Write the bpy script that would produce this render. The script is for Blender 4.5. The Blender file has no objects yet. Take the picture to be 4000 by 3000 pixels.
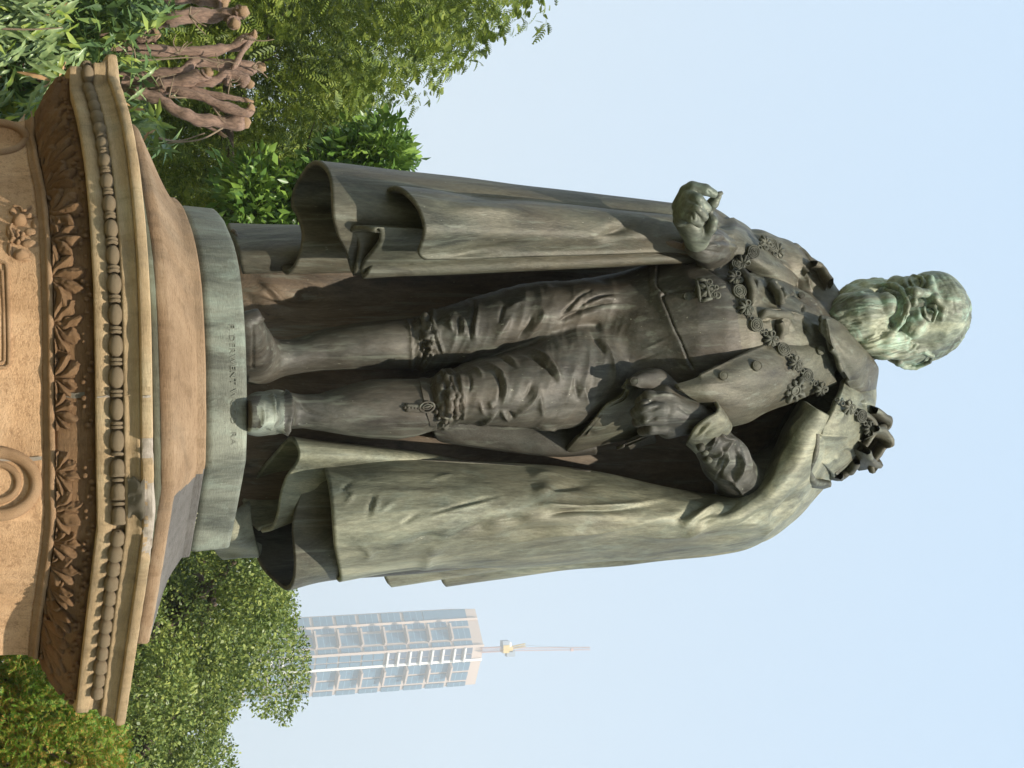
import bpy, math, random
import numpy as np
from mathutils import Vector, Matrix, Euler
from mathutils.bvhtree import BVHTree
random.seed(7); RNG = np.random.default_rng(7)
scene = bpy.context.scene
COL = scene.collection

# ---------------------------------------------------------------- camera
CAM_D, CAM_F, CAM_P, CAM_H = 6.2, 6000.0, math.radians(21.2), 1.6
cF = np.array([0, math.cos(CAM_P), math.sin(CAM_P)])
cU = np.array([0, -math.sin(CAM_P), math.cos(CAM_P)])
cR = np.array([1.0, 0, 0])
cC = np.array([0, -CAM_D, CAM_H])
cam = bpy.data.cameras.new('camera'); cam_o = bpy.data.objects.new('camera', cam); COL.objects.link(cam_o)
cam.sensor_fit = 'HORIZONTAL'; cam.sensor_width = 36; cam.lens = 54.0
cam.clip_start = 0.1; cam.clip_end = 6000
m = Matrix.Identity(4)
for i in range(3):
    m[i][0] = cU[i]; m[i][1] = -cR[i]; m[i][2] = -cF[i]; m[i][3] = cC[i]
cam_o.matrix_world = m
scene.camera = cam_o
# ---------------------------------------------------------------- light
SUN_EL, SUN_AZ = math.radians(46), math.radians(19)      # azimuth to the right of the camera, behind it
w = bpy.data.worlds.new('World'); scene.world = w; w.use_nodes = True
nt = w.node_tree; bg = nt.nodes['Background']
sky = nt.nodes.new('ShaderNodeTexSky'); sky.sky_type = 'NISHITA'; sky.sun_disc = False
sky.sun_elevation = SUN_EL
sdir = Vector((math.sin(SUN_AZ) * math.cos(SUN_EL), -math.cos(SUN_AZ) * math.cos(SUN_EL), math.sin(SUN_EL)))
sky.sun_rotation = math.atan2(sdir.x, sdir.y)
sky.air_density = 1.0; sky.dust_density = 3.0; sky.ozone_density = 1.0; sky.altitude = 0
# a bright hazy day: the clear sky seen through a pale veil that thickens towards the horizon
geo = nt.nodes.new('ShaderNodeTexCoord'); sep = nt.nodes.new('ShaderNodeSeparateXYZ'); nt.links.new(geo.outputs['Generated'], sep.inputs[0])
vr = nt.nodes.new('ShaderNodeValToRGB'); ve = vr.color_ramp.elements
ve[0].position, ve[0].color = 0.0, (7.0, 7.75, 8.3, 1)
ve[1].position, ve[1].color = 0.75, (4.9, 7.1, 9.7, 1)
q_ = ve.new(.25); q_.color = (6.3, 7.6, 8.9, 1)
nt.links.new(sep.outputs['Z'], vr.inputs[0])
vm = nt.nodes.new('ShaderNodeMix'); vm.data_type = 'RGBA'; vm.inputs[0].default_value = .86
nt.links.new(sky.outputs[0], vm.inputs[6]); nt.links.new(vr.outputs[0], vm.inputs[7])
nt.links.new(vm.outputs[2], bg.inputs[0]); bg.inputs[1].default_value = 0.080
sun = bpy.data.lights.new('sun', 'SUN'); sun.energy = 4.9; sun.angle = math.radians(0.6); sun.color = (1, .93, .82)
sun_o = bpy.data.objects.new('sun', sun); COL.objects.link(sun_o)
sun_o.rotation_euler = sdir.to_track_quat('Z', 'Y').to_euler()
sun_o.location = (5, -10, 20)
scene.view_settings.view_transform = 'Standard'; scene.view_settings.look = 'None'
scene.view_settings.gamma = 1; scene.view_settings.use_curve_mapping = False
scene.view_settings.exposure = 0.5
scene.cycles.max_bounces = 6; scene.cycles.volume_bounces = 1

# ---------------------------------------------------------------- helpers
def P(x, y, d):
    """point of the place: direction given by (x up, y right), at depth d behind the statue axis"""
    r = cF * CAM_F + cU * (x - 2000) + cR * (y - 1500)
    t = (CAM_D + d) / r[1]
    return cC + t * r
def PA(a):
    a = np.asarray(a, float); x, y, d = a[..., 0:1], a[..., 1:2], a[..., 2:3]
    r = cF * CAM_F + cU * (x - 2000) + cR * (y - 1500)
    return cC + (CAM_D + d) / r[..., 1:2] * r
def Zp(x, y, z):
    r = cF * CAM_F + cU * (x - 2000) + cR * (y - 1500)
    t = (z - CAM_H) / r[2]
    return cC + t * r
def proj(v):
    q = np.asarray(v, float) - cC; k = q @ cF
    return 2000 + CAM_F * (q @ cU) / k, 1500 + CAM_F * (q @ cR) / k
def mpp(x, d):
    """metres per photograph unit"""
    r = cF * CAM_F + cU * (x - 2000)
    return (CAM_D + d) / r[1]

def mesh_obj(name, V, Fc, mat=None, parent=None, smooth=True, mats=None, midx=None):
    me = bpy.data.meshes.new(name)
    V = np.asarray(V, np.float32)
    if isinstance(Fc, np.ndarray):
        n = Fc.shape[1]
        me.vertices.add(len(V)); me.vertices.foreach_set('co', V.ravel())
        me.loops.add(Fc.size); me.loops.foreach_set('vertex_index', Fc.ravel().astype(np.int32))
        me.polygons.add(len(Fc)); me.polygons.foreach_set('loop_start', np.arange(0, Fc.size, n, dtype=np.int32))
        try: me.polygons.foreach_set('loop_total', np.full(len(Fc), n, dtype=np.int32))
        except Exception: pass
        me.update(calc_edges=True)
    else:
        me.from_pydata(V.tolist(), [], Fc); me.update()
    if mat: me.materials.append(mat)
    if mats:
        for q in mats: me.materials.append(q)
    if midx is not None: me.polygons.foreach_set('material_index', np.asarray(midx, np.int32))
    if smooth: me.polygons.foreach_set('use_smooth', np.ones(len(me.polygons), bool))
    o = bpy.data.objects.new(name, me); COL.objects.link(o)
    if parent:
        o.parent = parent; o.matrix_parent_inverse = Matrix.Translation(-Vector(parent.location))
    return o
def empty(name, loc=(0, 0, 0)):
    o = bpy.data.objects.new(name, None); COL.objects.link(o); o.location = loc
    o.empty_display_size = .1
    return o
def tag(o, label=None, cat=None, group=None, kind=None):
    if label: o['label'] = label
    if cat: o['category'] = cat
    if group: o['group'] = group
    if kind: o['kind'] = kind
    return o
def setloc(root, loc):
    """move the empty to loc while its (already linked) children keep their world place"""
    root.location = loc
    for c in root.children:
        c.matrix_parent_inverse = Matrix.Translation(Vector(loc)).inverted()

def catmull(pts, n):
    pts = np.asarray(pts, float); k = len(pts)
    seg = np.linspace(0, k - 1, n); i = np.minimum(seg.astype(int), k - 2); t = (seg - i)[:, None]
    p1 = pts[i]; p2 = pts[i + 1]
    p0 = np.where((i > 0)[:, None], pts[np.maximum(i - 1, 0)], 2 * p1 - p2)
    p3 = np.where((i < k - 2)[:, None], pts[np.minimum(i + 2, k - 1)], 2 * p2 - p1)
    return .5 * ((2 * p1) + (-p0 + p2) * t + (2 * p0 - 5 * p1 + 4 * p2 - p3) * t ** 2 + (-p0 + 3 * p1 - 3 * p2 + p3) * t ** 3)
def grid_faces(nr, nc, wrap=False):
    c = nc if wrap else nc - 1
    i, j = np.meshgrid(np.arange(nr - 1), np.arange(c), indexing='ij')
    a = i * nc + j; b = i * nc + (j + 1) % nc
    return np.stack([a, b, b + nc, a + nc], -1).reshape(-1, 4)
def vnormals(V, Fc):
    n = np.zeros_like(V)
    if Fc.shape[1] == 4:
        fn = np.cross(V[Fc[:, 2]] - V[Fc[:, 0]], V[Fc[:, 3]] - V[Fc[:, 1]])
    else:
        fn = np.cross(V[Fc[:, 1]] - V[Fc[:, 0]], V[Fc[:, 2]] - V[Fc[:, 0]])
    for k in range(Fc.shape[1]): np.add.at(n, Fc[:, k], fn)
    return n / np.maximum(np.linalg.norm(n, axis=1, keepdims=True), 1e-9)
def vnoise(V, s, seed=0):
    """cheap smooth value noise, -1..1"""
    r = np.random.default_rng(seed); T = r.random((32, 32, 32)) * 2 - 1
    q = V * s; i = np.floor(q).astype(int); f = q - i; f = f * f * (3 - 2 * f)
    out = 0
    for dx in (0, 1):
        for dy in (0, 1):
            for dz in (0, 1):
                wgt = (f[:, 0] if dx else 1 - f[:, 0]) * (f[:, 1] if dy else 1 - f[:, 1]) * (f[:, 2] if dz else 1 - f[:, 2])
                out = out + wgt * T[(i[:, 0] + dx) % 32, (i[:, 1] + dy) % 32, (i[:, 2] + dz) % 32]
    return out
def tube(pts, r, n=8, cap=True):
    """tapered tube through pts"""
    pts = np.asarray(pts, float); k = len(pts); r = np.broadcast_to(np.asarray(r, float), (k,))
    T = np.gradient(pts, axis=0); T /= np.maximum(np.linalg.norm(T, axis=1, keepdims=True), 1e-9)
    up = np.array([0, 0, 1.]) if abs(T[0][2]) < .9 else np.array([1., 0, 0])
    V = []
    for i in range(k):
        a = np.cross(T[i], up); a /= max(np.linalg.norm(a), 1e-9); b = np.cross(T[i], a); up = np.cross(a, T[i])
        for j in range(n):
            th = 2 * math.pi * j / n; V.append(pts[i] + r[i] * (a * math.cos(th) + b * math.sin(th)))
    F = [tuple(q) for q in grid_faces(k, n, True)]
    if cap: F += [tuple(range(n))[::-1], tuple(range((k - 1) * n, k * n))]
    return V, F
def join(parts):
    V = []; F = []
    for v, f in parts:
        o = len(V); V += [tuple(q) for q in v]; F += [tuple(int(i) + o for i in q) for q in f]
    return V, F
def box(c, s, R=None):
    V = []
    for dx in (-.5, .5):
        for dy in (-.5, .5):
            for dz in (-.5, .5):
                q = np.array([dx * s[0], dy * s[1], dz * s[2]])
                if R is not None: q = R @ q
                V.append(np.asarray(c) + q)
    return V, [(0, 1, 3, 2), (4, 6, 7, 5), (0, 4, 5, 1), (2, 3, 7, 6), (0, 2, 6, 4), (1, 5, 7, 3)]

# ---------------------------------------------------------------- materials
def new_mat(name):
    mt = bpy.data.materials.new(name); mt.use_nodes = True
    return mt, mt.node_tree.nodes, mt.node_tree.links, mt.node_tree.nodes['Principled BSDF']
def ramp(N, stops):
    r = N.new('ShaderNodeValToRGB'); e = r.color_ramp.elements
    e[0].position, e[0].color = stops[0][0], (*stops[0][1], 1)
    e[1].position, e[1].color = stops[-1][0], (*stops[-1][1], 1)
    for p, c in stops[1:-1]:
        q = e.new(p); q.color = (*c, 1)
    return r
def noise(N, L, scale, detail=4, rough=.6, vec=None, dist=0):
    n = N.new('ShaderNodeTexNoise'); n.inputs['Scale'].default_value = scale; n.inputs['Detail'].default_value = detail
    n.inputs['Roughness'].default_value = rough; n.inputs['Distortion'].default_value = dist
    if vec: L.new(vec, n.inputs['Vector'])
    return n
def mixc(N, L, a, b, f, mode='MIX'):
    x = N.new('ShaderNodeMix'); x.data_type = 'RGBA'; x.blend_type = mode
    for s, v in ((6, a), (7, b)):
        if isinstance(v, tuple): x.inputs[s].default_value = (*v, 1)
        else: L.new(v, x.inputs[s])
    if isinstance(f, (int, float)): x.inputs[0].default_value = f
    else: L.new(f, x.inputs[0])
    return x.outputs[2]
def mapping(N, L, scale):
    tc = N.new('ShaderNodeTexCoord'); mp = N.new('ShaderNodeMapping'); mp.inputs['Scale'].default_value = scale
    L.new(tc.outputs['Object'], mp.inputs['Vector']); return mp.outputs[0]
def bump(N, L, h, strength, dist, prev=None):
    b = N.new('ShaderNodeBump'); b.inputs['Strength'].default_value = strength; b.inputs['Distance'].default_value = dist
    L.new(h, b.inputs['Height'])
    if prev: L.new(prev, b.inputs['Normal'])
    return b.outputs[0]
KB, KS, KL = .78, .84, .86
def kk_(c, k): return tuple(min(.95, x * k) for x in c)
def bronze(name, dark, mid, light, verd=(.16, .24, .18), verd_amt=.45, brown=(.12, .075, .045), brown_amt=.3, rough=.5, metal=.25):
    dark, mid, light, verd, brown = kk_(dark, KB * .62), kk_(mid, KB * .95), kk_(light, KB * 1.22), kk_(verd, KB * 1.1), kk_(brown, KB)
    mt, N, L, B = new_mat(name)
    v1 = mapping(N, L, (1, 1, .28))             # rain runs: streaks down the metal
    n1 = noise(N, L, 6, 9, .72, v1, .6); r1 = ramp(N, [(.36, dark), (.5, mid), (.64, light)]); L.new(n1.outputs[0], r1.inputs[0])
    n2 = noise(N, L, 2.3, 5, .6, mapping(N, L, (1, 1, .6))); r2 = ramp(N, [(.5 - .1, (0, 0, 0)), (.68, (1, 1, 1))]); L.new(n2.outputs[0], r2.inputs[0])
    mm = N.new('ShaderNodeMath'); mm.operation = 'MULTIPLY'; mm.inputs[1].default_value = brown_amt; L.new(r2.outputs[0], mm.inputs[0])
    c = mixc(N, L, r1.outputs[0], brown, mm.outputs[0])
    n3 = noise(N, L, 9, 8, .7, mapping(N, L, (1, 1, .5)), .8); r3 = ramp(N, [(.5, (0, 0, 0)), (.66, (1, 1, 1))]); L.new(n3.outputs[0], r3.inputs[0])
    m3 = N.new('ShaderNodeMath'); m3.operation = 'MULTIPLY'; m3.inputs[1].default_value = verd_amt; L.new(r3.outputs[0], m3.inputs[0])
    c = mixc(N, L, c, verd, m3.outputs[0])
    n4 = noise(N, L, 60, 6, .75); r4 = ramp(N, [(.35, (.72, .72, .72)), (.65, (1.2, 1.2, 1.2))]); L.new(n4.outputs[0], r4.inputs[0])
    c = mixc(N, L, c, r4.outputs[0], .8, 'MULTIPLY')
    n6 = noise(N, L, 34, 4, .6, mapping(N, L, (1, 1, .045))); r6 = ramp(N, [(.56, (0, 0, 0)), (.68, (1, 1, 1))]); L.new(n6.outputs[0], r6.inputs[0])
    m6 = N.new('ShaderNodeMath'); m6.operation = 'MULTIPLY'; m6.inputs[1].default_value = .38; L.new(r6.outputs[0], m6.inputs[0]); c = mixc(N, L, c, kk_((.27, .29, .225), KB), m6.outputs[0])
    n7 = noise(N, L, 28, 5, .65, mapping(N, L, (1, 1, .06))); r7 = ramp(N, [(.56, (1, 1, 1)), (.7, (.55, .53, .5))]); L.new(n7.outputs[0], r7.inputs[0]); c = mixc(N, L, c, r7.outputs[0], .7, 'MULTIPLY')
    n5 = noise(N, L, 95, 3, .6); r5 = ramp(N, [(.71, (0, 0, 0)), (.74, (1, 1, 1))]); L.new(n5.outputs[0], r5.inputs[0])
    c = mixc(N, L, c, (.28, .28, .21), r5.outputs[0])
    L.new(c, B.inputs['Base Color'])
    B.inputs['Metallic'].default_value = metal; B.inputs['Specular IOR Level'].default_value = .3
    rr = N.new('ShaderNodeMapRange'); rr.inputs[3].default_value = rough - .12; rr.inputs[4].default_value = rough + .16
    L.new(n1.outputs[0], rr.inputs[0]); L.new(rr.outputs[0], B.inputs['Roughness'])
    nb = bump(N, L, n4.outputs[0], .55, .004)
    nb = bump(N, L, noise(N, L, 14, 5, .6, mapping(N, L, (1, 1, .35))).outputs[0], .7, .009, nb)
    L.new(nb, B.inputs['Normal'])
    return mt
MB_head = bronze('verdigris_bronze', (0.102, 0.121, 0.0914), (0.278, 0.318, 0.229), (0.454, 0.47, 0.325), (0.366, 0.53, 0.398), .8, (.20, .165, .11), .35, .5, .1)
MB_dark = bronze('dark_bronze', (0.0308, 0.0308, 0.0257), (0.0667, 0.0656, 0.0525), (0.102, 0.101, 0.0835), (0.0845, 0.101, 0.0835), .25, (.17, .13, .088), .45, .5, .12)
MB_olive = bronze('olive_bronze', (0.147, 0.149, 0.104), (0.242, 0.243, 0.167), (0.338, 0.326, 0.223), (0.294, 0.342, 0.268), .3, (.18, .145, .09), .45, .5, .2)
MB_brown = bronze('brown_bronze', (0.085, 0.0664, 0.0444), (0.15, 0.112, 0.0739), (0.185, 0.14, 0.0929), (0.13, 0.124, 0.095), .2, (.19, .12, .07), .6, .6, .1)
MB_chest = bronze('chest_bronze', (0.0506, 0.0511, 0.0382), (0.0988, 0.0969, 0.0677), (0.135, 0.132, 0.0924), (0.096, 0.116, 0.0862), .25, (.19, .15, .10), .45, .48, .2)
MB_base = bronze('base_bronze', (0.146, 0.157, 0.123), (0.207, 0.218, 0.168), (0.263, 0.274, 0.213), (0.302, 0.353, 0.28), .55, (.15, .13, .09), .25, .5, .15)
MB_hand = bronze('hand_bronze', (.075, .08, .06), (.14, .15, .11), (.23, .25, .185), (.2, .26, .2), .5, (.15, .13, .09), .3, .45, .2)
MB_orn = bronze('ornament_bronze', (.07, .07, .055), (.12, .12, .09), (.17, .165, .125), (.15, .17, .13), .3, (.14, .12, .08), .2, .55, .2)

def stone(name, a, b, c, stain=(.2, .17, .13), stain_amt=.4, grain=1.0):
    a, b, c, stain = kk_(a, KS), kk_(b, KS), kk_(c, KS), kk_(stain, KS * .8)
    mt, N, L, B = new_mat(name)
    n1 = noise(N, L, 3.5, 6, .6, mapping(N, L, (1, 1, 1.6)), .5); r1 = ramp(N, [(.3, a), (.52, b), (.72, c)]); L.new(n1.outputs[0], r1.inputs[0])
    n2 = noise(N, L, 2.1, 7, .68, mapping(N, L, (1.3, 1.3, .5)), 1.0); r2 = ramp(N, [(.5, (0, 0, 0)), (.7, (1, 1, 1))]); L.new(n2.outputs[0], r2.inputs[0])
    mm = N.new('ShaderNodeMath'); mm.operation = 'MULTIPLY'; mm.inputs[1].default_value = stain_amt; L.new(r2.outputs[0], mm.inputs[0])
    col = mixc(N, L, r1.outputs[0], stain, mm.outputs[0])
    n3 = noise(N, L, 220, 4, .8); r3 = ramp(N, [(.3, (.78, .78, .78)), (.7, (1.16, 1.16, 1.16))]); L.new(n3.outputs[0], r3.inputs[0])
    col = mixc(N, L, col, r3.outputs[0], .8 * grain, 'MULTIPLY')
    n8 = noise(N, L, 55, 8, .75); r8 = ramp(N, [(.38, (.55, .5, .45)), (.5, (1, 1, 1))]); L.new(n8.outputs[0], r8.inputs[0]); col = mixc(N, L, col, r8.outputs[0], .55, 'MULTIPLY')
    n9 = noise(N, L, 16, 6, .7, mapping(N, L, (1, 1, .12))); r9 = ramp(N, [(.52, (1, 1, 1)), (.72, (.6, .56, .5))]); L.new(n9.outputs[0], r9.inputs[0]); col = mixc(N, L, col, r9.outputs[0], .6, 'MULTIPLY')
    L.new(col, B.inputs['Base Color']); B.inputs['Roughness'].default_value = .88
    B.inputs['Specular IOR Level'].default_value = .25
    nb = bump(N, L, n3.outputs[0], .7, .004)
    nb = bump(N, L, n8.outputs[0], .6, .005, nb)
    nb = bump(N, L, noise(N, L, 30, 6, .7).outputs[0], .4, .006, nb)
    L.new(nb, B.inputs['Normal'])
    return mt
MS_drum = stone('warm_sandstone', (0.483, 0.287, 0.144), (0.621, 0.385, 0.207), (0.69, 0.46, 0.27), (0.437, 0.287, 0.161), .35)
MS_lip = stone('weathered_sandstone', (0.554, 0.393, 0.216), (0.738, 0.529, 0.298), (0.817, 0.656, 0.396), (0.369, 0.302, 0.198), .6)
MS_cap = stone('pink_sandstone', (0.334, 0.217, 0.122), (0.44, 0.298, 0.176), (0.511, 0.37, 0.235), (0.238, 0.181, 0.118), .5)
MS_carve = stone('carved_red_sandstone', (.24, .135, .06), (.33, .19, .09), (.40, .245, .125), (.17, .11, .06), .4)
MS_bead = stone('bead_sandstone', (0.291, 0.218, 0.132), (0.383, 0.291, 0.178), (0.476, 0.356, 0.225), (0.225, 0.185, 0.132), .4)
MS_mortar = stone('pale_mortar', (.55, .47, .36), (.68, .58, .46), (.75, .66, .54), (.4, .32, .24), .3)
MS_patch = stone('grey_cement_patch', (.22, .19, .13), (.29, .25, .18), (.34, .30, .22), (.18, .16, .12), .4)
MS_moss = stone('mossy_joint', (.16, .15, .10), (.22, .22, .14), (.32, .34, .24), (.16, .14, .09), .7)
MS_grey = stone('grey_slope_stone', (.14, .13, .115), (.19, .175, .155), (.24, .22, .19), (.12, .12, .11), .5)

def leafmat(name, c1, c2, c3, scale=8, rough=.45, trans=.25):
    c1, c2, c3 = kk_(c1, KL * .8), kk_(c2, KL), kk_(c3, KL * 1.1)
    mt, N, L, B = new_mat(name)
    g = N.new('ShaderNodeNewGeometry')
    n = noise(N, L, scale, 3, .6, mapping(N, L, (1, 1, 1)))
    add = N.new('ShaderNodeMath'); add.operation = 'MULTIPLY_ADD'; add.inputs[1].default_value = .45
    L.new(g.outputs['Random Per Island'], add.inputs[0]); L.new(n.outputs[0], add.inputs[2])
    r = ramp(N, [(.42, c1), (.7, c2), (.98, c3)]); L.new(add.outputs[0], r.inputs[0])
    L.new(r.outputs[0], B.inputs['Base Color']); B.inputs['Roughness'].default_value = rough
    B.inputs['Specular IOR Level'].default_value = .35
    tr = N.new('ShaderNodeBsdfTranslucent'); L.new(r.outputs[0], tr.inputs['Color'])
    mx = N.new('ShaderNodeMixShader'); mx.inputs[0].default_value = trans
    out = N['Material Output']
    L.new(B.outputs[0], mx.inputs[1]); L.new(tr.outputs[0], mx.inputs[2]); L.new(mx.outputs[0], out.inputs['Surface'])
    return mt
ML_feather = leafmat('feathery_leaf', (0.0928, 0.145, 0.0223), (0.167, 0.23, 0.0335), (0.273, 0.314, 0.0489), 3, .5, .3)
ML_tree = leafmat('dense_tree_leaf', (0.0918, 0.147, 0.0321), (0.175, 0.241, 0.0515), (0.326, 0.362, 0.0803), 3, .42, .25)
ML_glossy = leafmat('broad_leaf', (0.058, 0.123, 0.0217), (0.116, 0.217, 0.0362), (0.232, 0.348, 0.058), 3, .35, .25)
ML_long = leafmat('long_leaf', (0.0825, 0.15, 0.0525), (0.135, 0.225, 0.075), (0.3, 0.375, 0.075), 5, .33, .2)
ML_shrub = leafmat('fine_shrub_leaf', (0.099, 0.198, 0.0198), (0.182, 0.33, 0.0297), (0.495, 0.281, 0.066), 2.2, .55, .3)
def plain(name, c, rough=.7, metal=0, nscale=20, var=.25):
    mt, N, L, B = new_mat(name)
    n = noise(N, L, nscale, 5, .65); lo = tuple(x * (1 - var) for x in c); hi = tuple(min(1, x * (1 + var)) for x in c)
    r = ramp(N, [(.3, lo), (.7, hi)]); L.new(n.outputs[0], r.inputs[0]); L.new(r.outputs[0], B.inputs['Base Color'])
    B.inputs['Roughness'].default_value = rough; B.inputs['Metallic'].default_value = metal
    if rough > .82 and nscale > 1: L.new(bump(N, L, noise(N, L, nscale * 3, 7, .75).outputs[0], .9, .012), B.inputs['Normal'])
    return mt
MT_bark = plain('brown_bark', (.10, .07, .05), .9, 0, 12, .4)
MT_twig = plain('dry_twig', (.3, .22, .14), .9)
# ================================================================= ground
def zrow(x, d): return P(x, 1500, d)[2]
gm, N, L, B = new_mat('dusty_grass')
n = noise(N, L, 1.2, 8, .7); r = ramp(N, [(.35, (.05, .07, .02)), (.5, (.09, .10, .035)), (.66, (.22, .17, .10))]); L.new(n.outputs[0], r.inputs[0])
L.new(r.outputs[0], B.inputs['Base Color']); B.inputs['Roughness'].default_value = .95
n2 = noise(N, L, 40, 5, .7); L.new(bump(N, L, n2.outputs[0], .8, .05), B.inputs['Normal'])
G = 2500; k = 24
gx = np.sign(np.linspace(-1, 1, k)) * np.abs(np.linspace(-1, 1, k)) ** 3 * G
XX, YY = np.meshgrid(gx, gx, indexing='ij'); ZZ = vnoise(np.stack([XX, YY, XX * 0], -1).reshape(-1, 3), .013, 3).reshape(k, k) * .0
tag(mesh_obj('ground', np.stack([XX, YY, ZZ], -1).reshape(-1, 3), grid_faces(k, k), gm, smooth=False), kind='structure')

# ================================================================= pedestal
PC = np.array([0.0, .35])
def densify(segs, n=26):
    out = []
    for kind, pts in segs:
        pts = np.array(pts, float)
        if kind == 's':
            for a, b in zip(pts[:-1], pts[1:]): out += [a + (b - a) * t for t in np.linspace(0, 1, n, endpoint=False)]
        else:
            out += list(catmull(pts, n * (len(pts) - 1))[:-1])
    return np.array(out)
def polar(segs):
    q = densify(segs) - PC
    th = np.arctan2(q[:, 0], -q[:, 1]); rr = np.hypot(q[:, 0], q[:, 1]); o = np.argsort(th); th = th[o]; rr = rr[o]
    th = np.concatenate([th - 2 * np.pi, th, th + 2 * np.pi]); rr = np.tile(rr, 3)
    return lambda t: np.interp(t, th, rr)
planA = polar([('c', [(-.70, .5), (-.71, .1), (-.70, 0), (-.66, -.14), (-.60, -.26), (-.525, -.385), (-.41, -.5), (-.25, -.575), (-.09, -.612), (.06, -.625), (.17, -.625), (.285, -.61)]),
               ('s', [(.285, -.61), (.63, -.29), (.63, .5), (.40, .95), (-.4, .95), (-.70, .5)])])
planB = polar([('c', [(-1.05, .62), (-1.06, .24), (-1.0, -.02), (-.87, -.22), (-.72, -.42), (-.58, -.575), (-.47, -.68), (-.36, -.75), (-.2, -.81), (0, -.855), (.17, -.88), (.35, -.90)]),
               ('s', [(.35, -.90), (.98, -.28), (.98, .62), (.6, 1.3), (-.6, 1.3), (-1.05, .62)])])
planC = polar([('s', [(-1.30, .7), (-1.30, .1), (-1.29, -.02), (-1.205, -.03)]),
               ('c', [(-1.205, -.03), (-1.13, -.19), (-1.045, -.34), (-.95, -.48), (-.82, -.63), (-.67, -.755), (-.49, -.865), (-.33, -.93), (-.17, -.965), (0, -.985), (.17, -1.0), (.34, -1.02), (.49, -1.045)]),
               ('s', [(.49, -1.045), (1.28, -.28), (1.28, .7), (.7, 1.6), (-.7, 1.6), (-1.30, .7)])])
def planE(w_):
    def f(th):
        t = np.clip((np.abs(th) - .30) / .75, 0, 1); t = t * t * (3 - 2 * t)
        return planC(th) * (1 - .115 * t * w_)
    return f
planD = planE(1.0)
NT = 900
TH = np.linspace(-np.pi, np.pi, NT, endpoint=False)
def ring(plan, dfront, z):
    r = plan(TH) - (plan(0.0) - (PC[1] - dfront))
    return np.stack([PC[0] + r * np.sin(TH), PC[1] - r * np.cos(TH), np.full(NT, z)], -1)
pedestal = tag(empty('pedestal', (0, .35, 0)), 'tall carved sandstone pedestal with beaded cornice and acanthus frieze under the bronze statue', 'pedestal')
def sweep(name, rows, mat, plan=None, rough=0.0, seed=1, **kw):
    """rows: (x, dfront[, plan])"""
    V = []
    for q in rows:
        pl = q[2] if len(q) > 2 else plan
        V.append(ring(pl, q[1], zrow(q[0], q[1])))
    V = np.concatenate(V)
    if rough:
        V = V + (vnoise(V, 22, seed) * rough + vnoise(V, 60, seed + 5) * rough * .6)[:, None] * np.array([1, 1, .6])
    return mesh_obj(name, V, grid_faces(len(rows), NT, True), mat, pedestal, smooth=kw.get('smooth', False), **{a: b for a, b in kw.items() if a != 'smooth'})
def blend(t): return lambda th: planB(th) * (1 - t) + planA(th) * t
# drum: from the ground to the fillet
zd = -1550
sweep('drum', [(q_, d_, planD) for q_, d_ in [(zd, -.855), (-600, -.855), (0, -.855), (60, -.855), (100, -.855), (150, -.858), (172, -.862), (173, -.80)]], MS_drum, planC, .0012)
sweep('plinth_step', [(zd - 30, -1.15), (-1200, -1.15), (-1195, -1.14), (-1190, -.84)], MS_drum, planC, .002)
sweep('fillet', [(q_, d_, planD) for q_, d_ in [(168, -.80), (169, -.868), (186, -.868), (189, -.876), (196, -.880), (205, -.880), (212, -.876), (214, -.82)]], MS_drum, planC, .0022)
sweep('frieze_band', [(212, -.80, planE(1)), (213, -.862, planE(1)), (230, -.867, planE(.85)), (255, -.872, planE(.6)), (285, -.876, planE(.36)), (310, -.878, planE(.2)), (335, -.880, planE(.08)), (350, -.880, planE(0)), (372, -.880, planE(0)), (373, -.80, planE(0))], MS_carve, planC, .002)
sweep('fascia', [(370, -.80), (371, -.925), (378, -.932), (428, -.932), (430, -.922), (482, -.922), (483, -.90)], MS_lip, planC, .0014)
sweep('cove_moulding', [(480, -.90), (481, -.948), (492, -.952), (498, -.950), (515, -.953), (532, -.960), (544, -.968), (545, -.90)], MS_lip, planC, .0014)
# the projecting lip, broken and repaired to the right of the corner
rows = [(540, -.90), (546, -.968), (553, -.985), (556, -.987), (572, -.989), (588, -.987), (592, -.984), (594, -.97), (596, -.80)]
V = np.concatenate([ring(planC, d, zrow(x, d)) for x, d in rows])
ch = vnoise(V, 26, 11) * .0035 + np.minimum(0, vnoise(V, 14, 12) - .45) * 0
V[:, :2] += (ch[:, None]) * (V[:, :2] - PC) / np.linalg.norm(V[:, :2] - PC, axis=1, keepdims=True)
px, py = proj(V)
def inreg(a0, a1, b0, b1): return (px > a0) & (px < a1) & (py > b0) & (py < b1) & (V[:, 1] < .3)
brk = inreg(535, 620, 1715, 1795) | inreg(560, 620, 1885, 2180)
front = np.tile(np.arange(len(rows))[:, None], (1, NT)).ravel()
brk &= (front >= 1) & (front <= 7)
rad = (V[:, :2] - PC) / np.linalg.norm(V[:, :2] - PC, axis=1, keepdims=True)
V[brk, :2] -= rad[brk] * (.014 + .014 * vnoise(V, 30, 4)[brk, None] + .008 * vnoise(V, 75, 5)[brk, None])
gf = grid_faces(len(rows), NT, True)
cx, cy = px[gf].mean(1), py[gf].mean(1); fr = V[gf[:, 0], 1] < .3
mi = np.zeros(len(gf), int)
wob = 8 * np.sin(cy * .09) + 5 * np.sin(cy * .23)
mi[fr & (((cx > 533 + wob) & (cy > 1715) & (cy < 1795)) | ((cx > 566 + wob) & (cy > 1885) & (cy < 2175)))] = 1
mesh_obj('cornice_lip', V, gf, None, pedestal, False, mats=[MS_lip, MS_mortar], midx=mi)
sweep('mossy_bed', [(590, -.80), (591, -.86), (600, -.868), (622, -.862), (624, -.80)], MS_moss, planB, .004)
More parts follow.
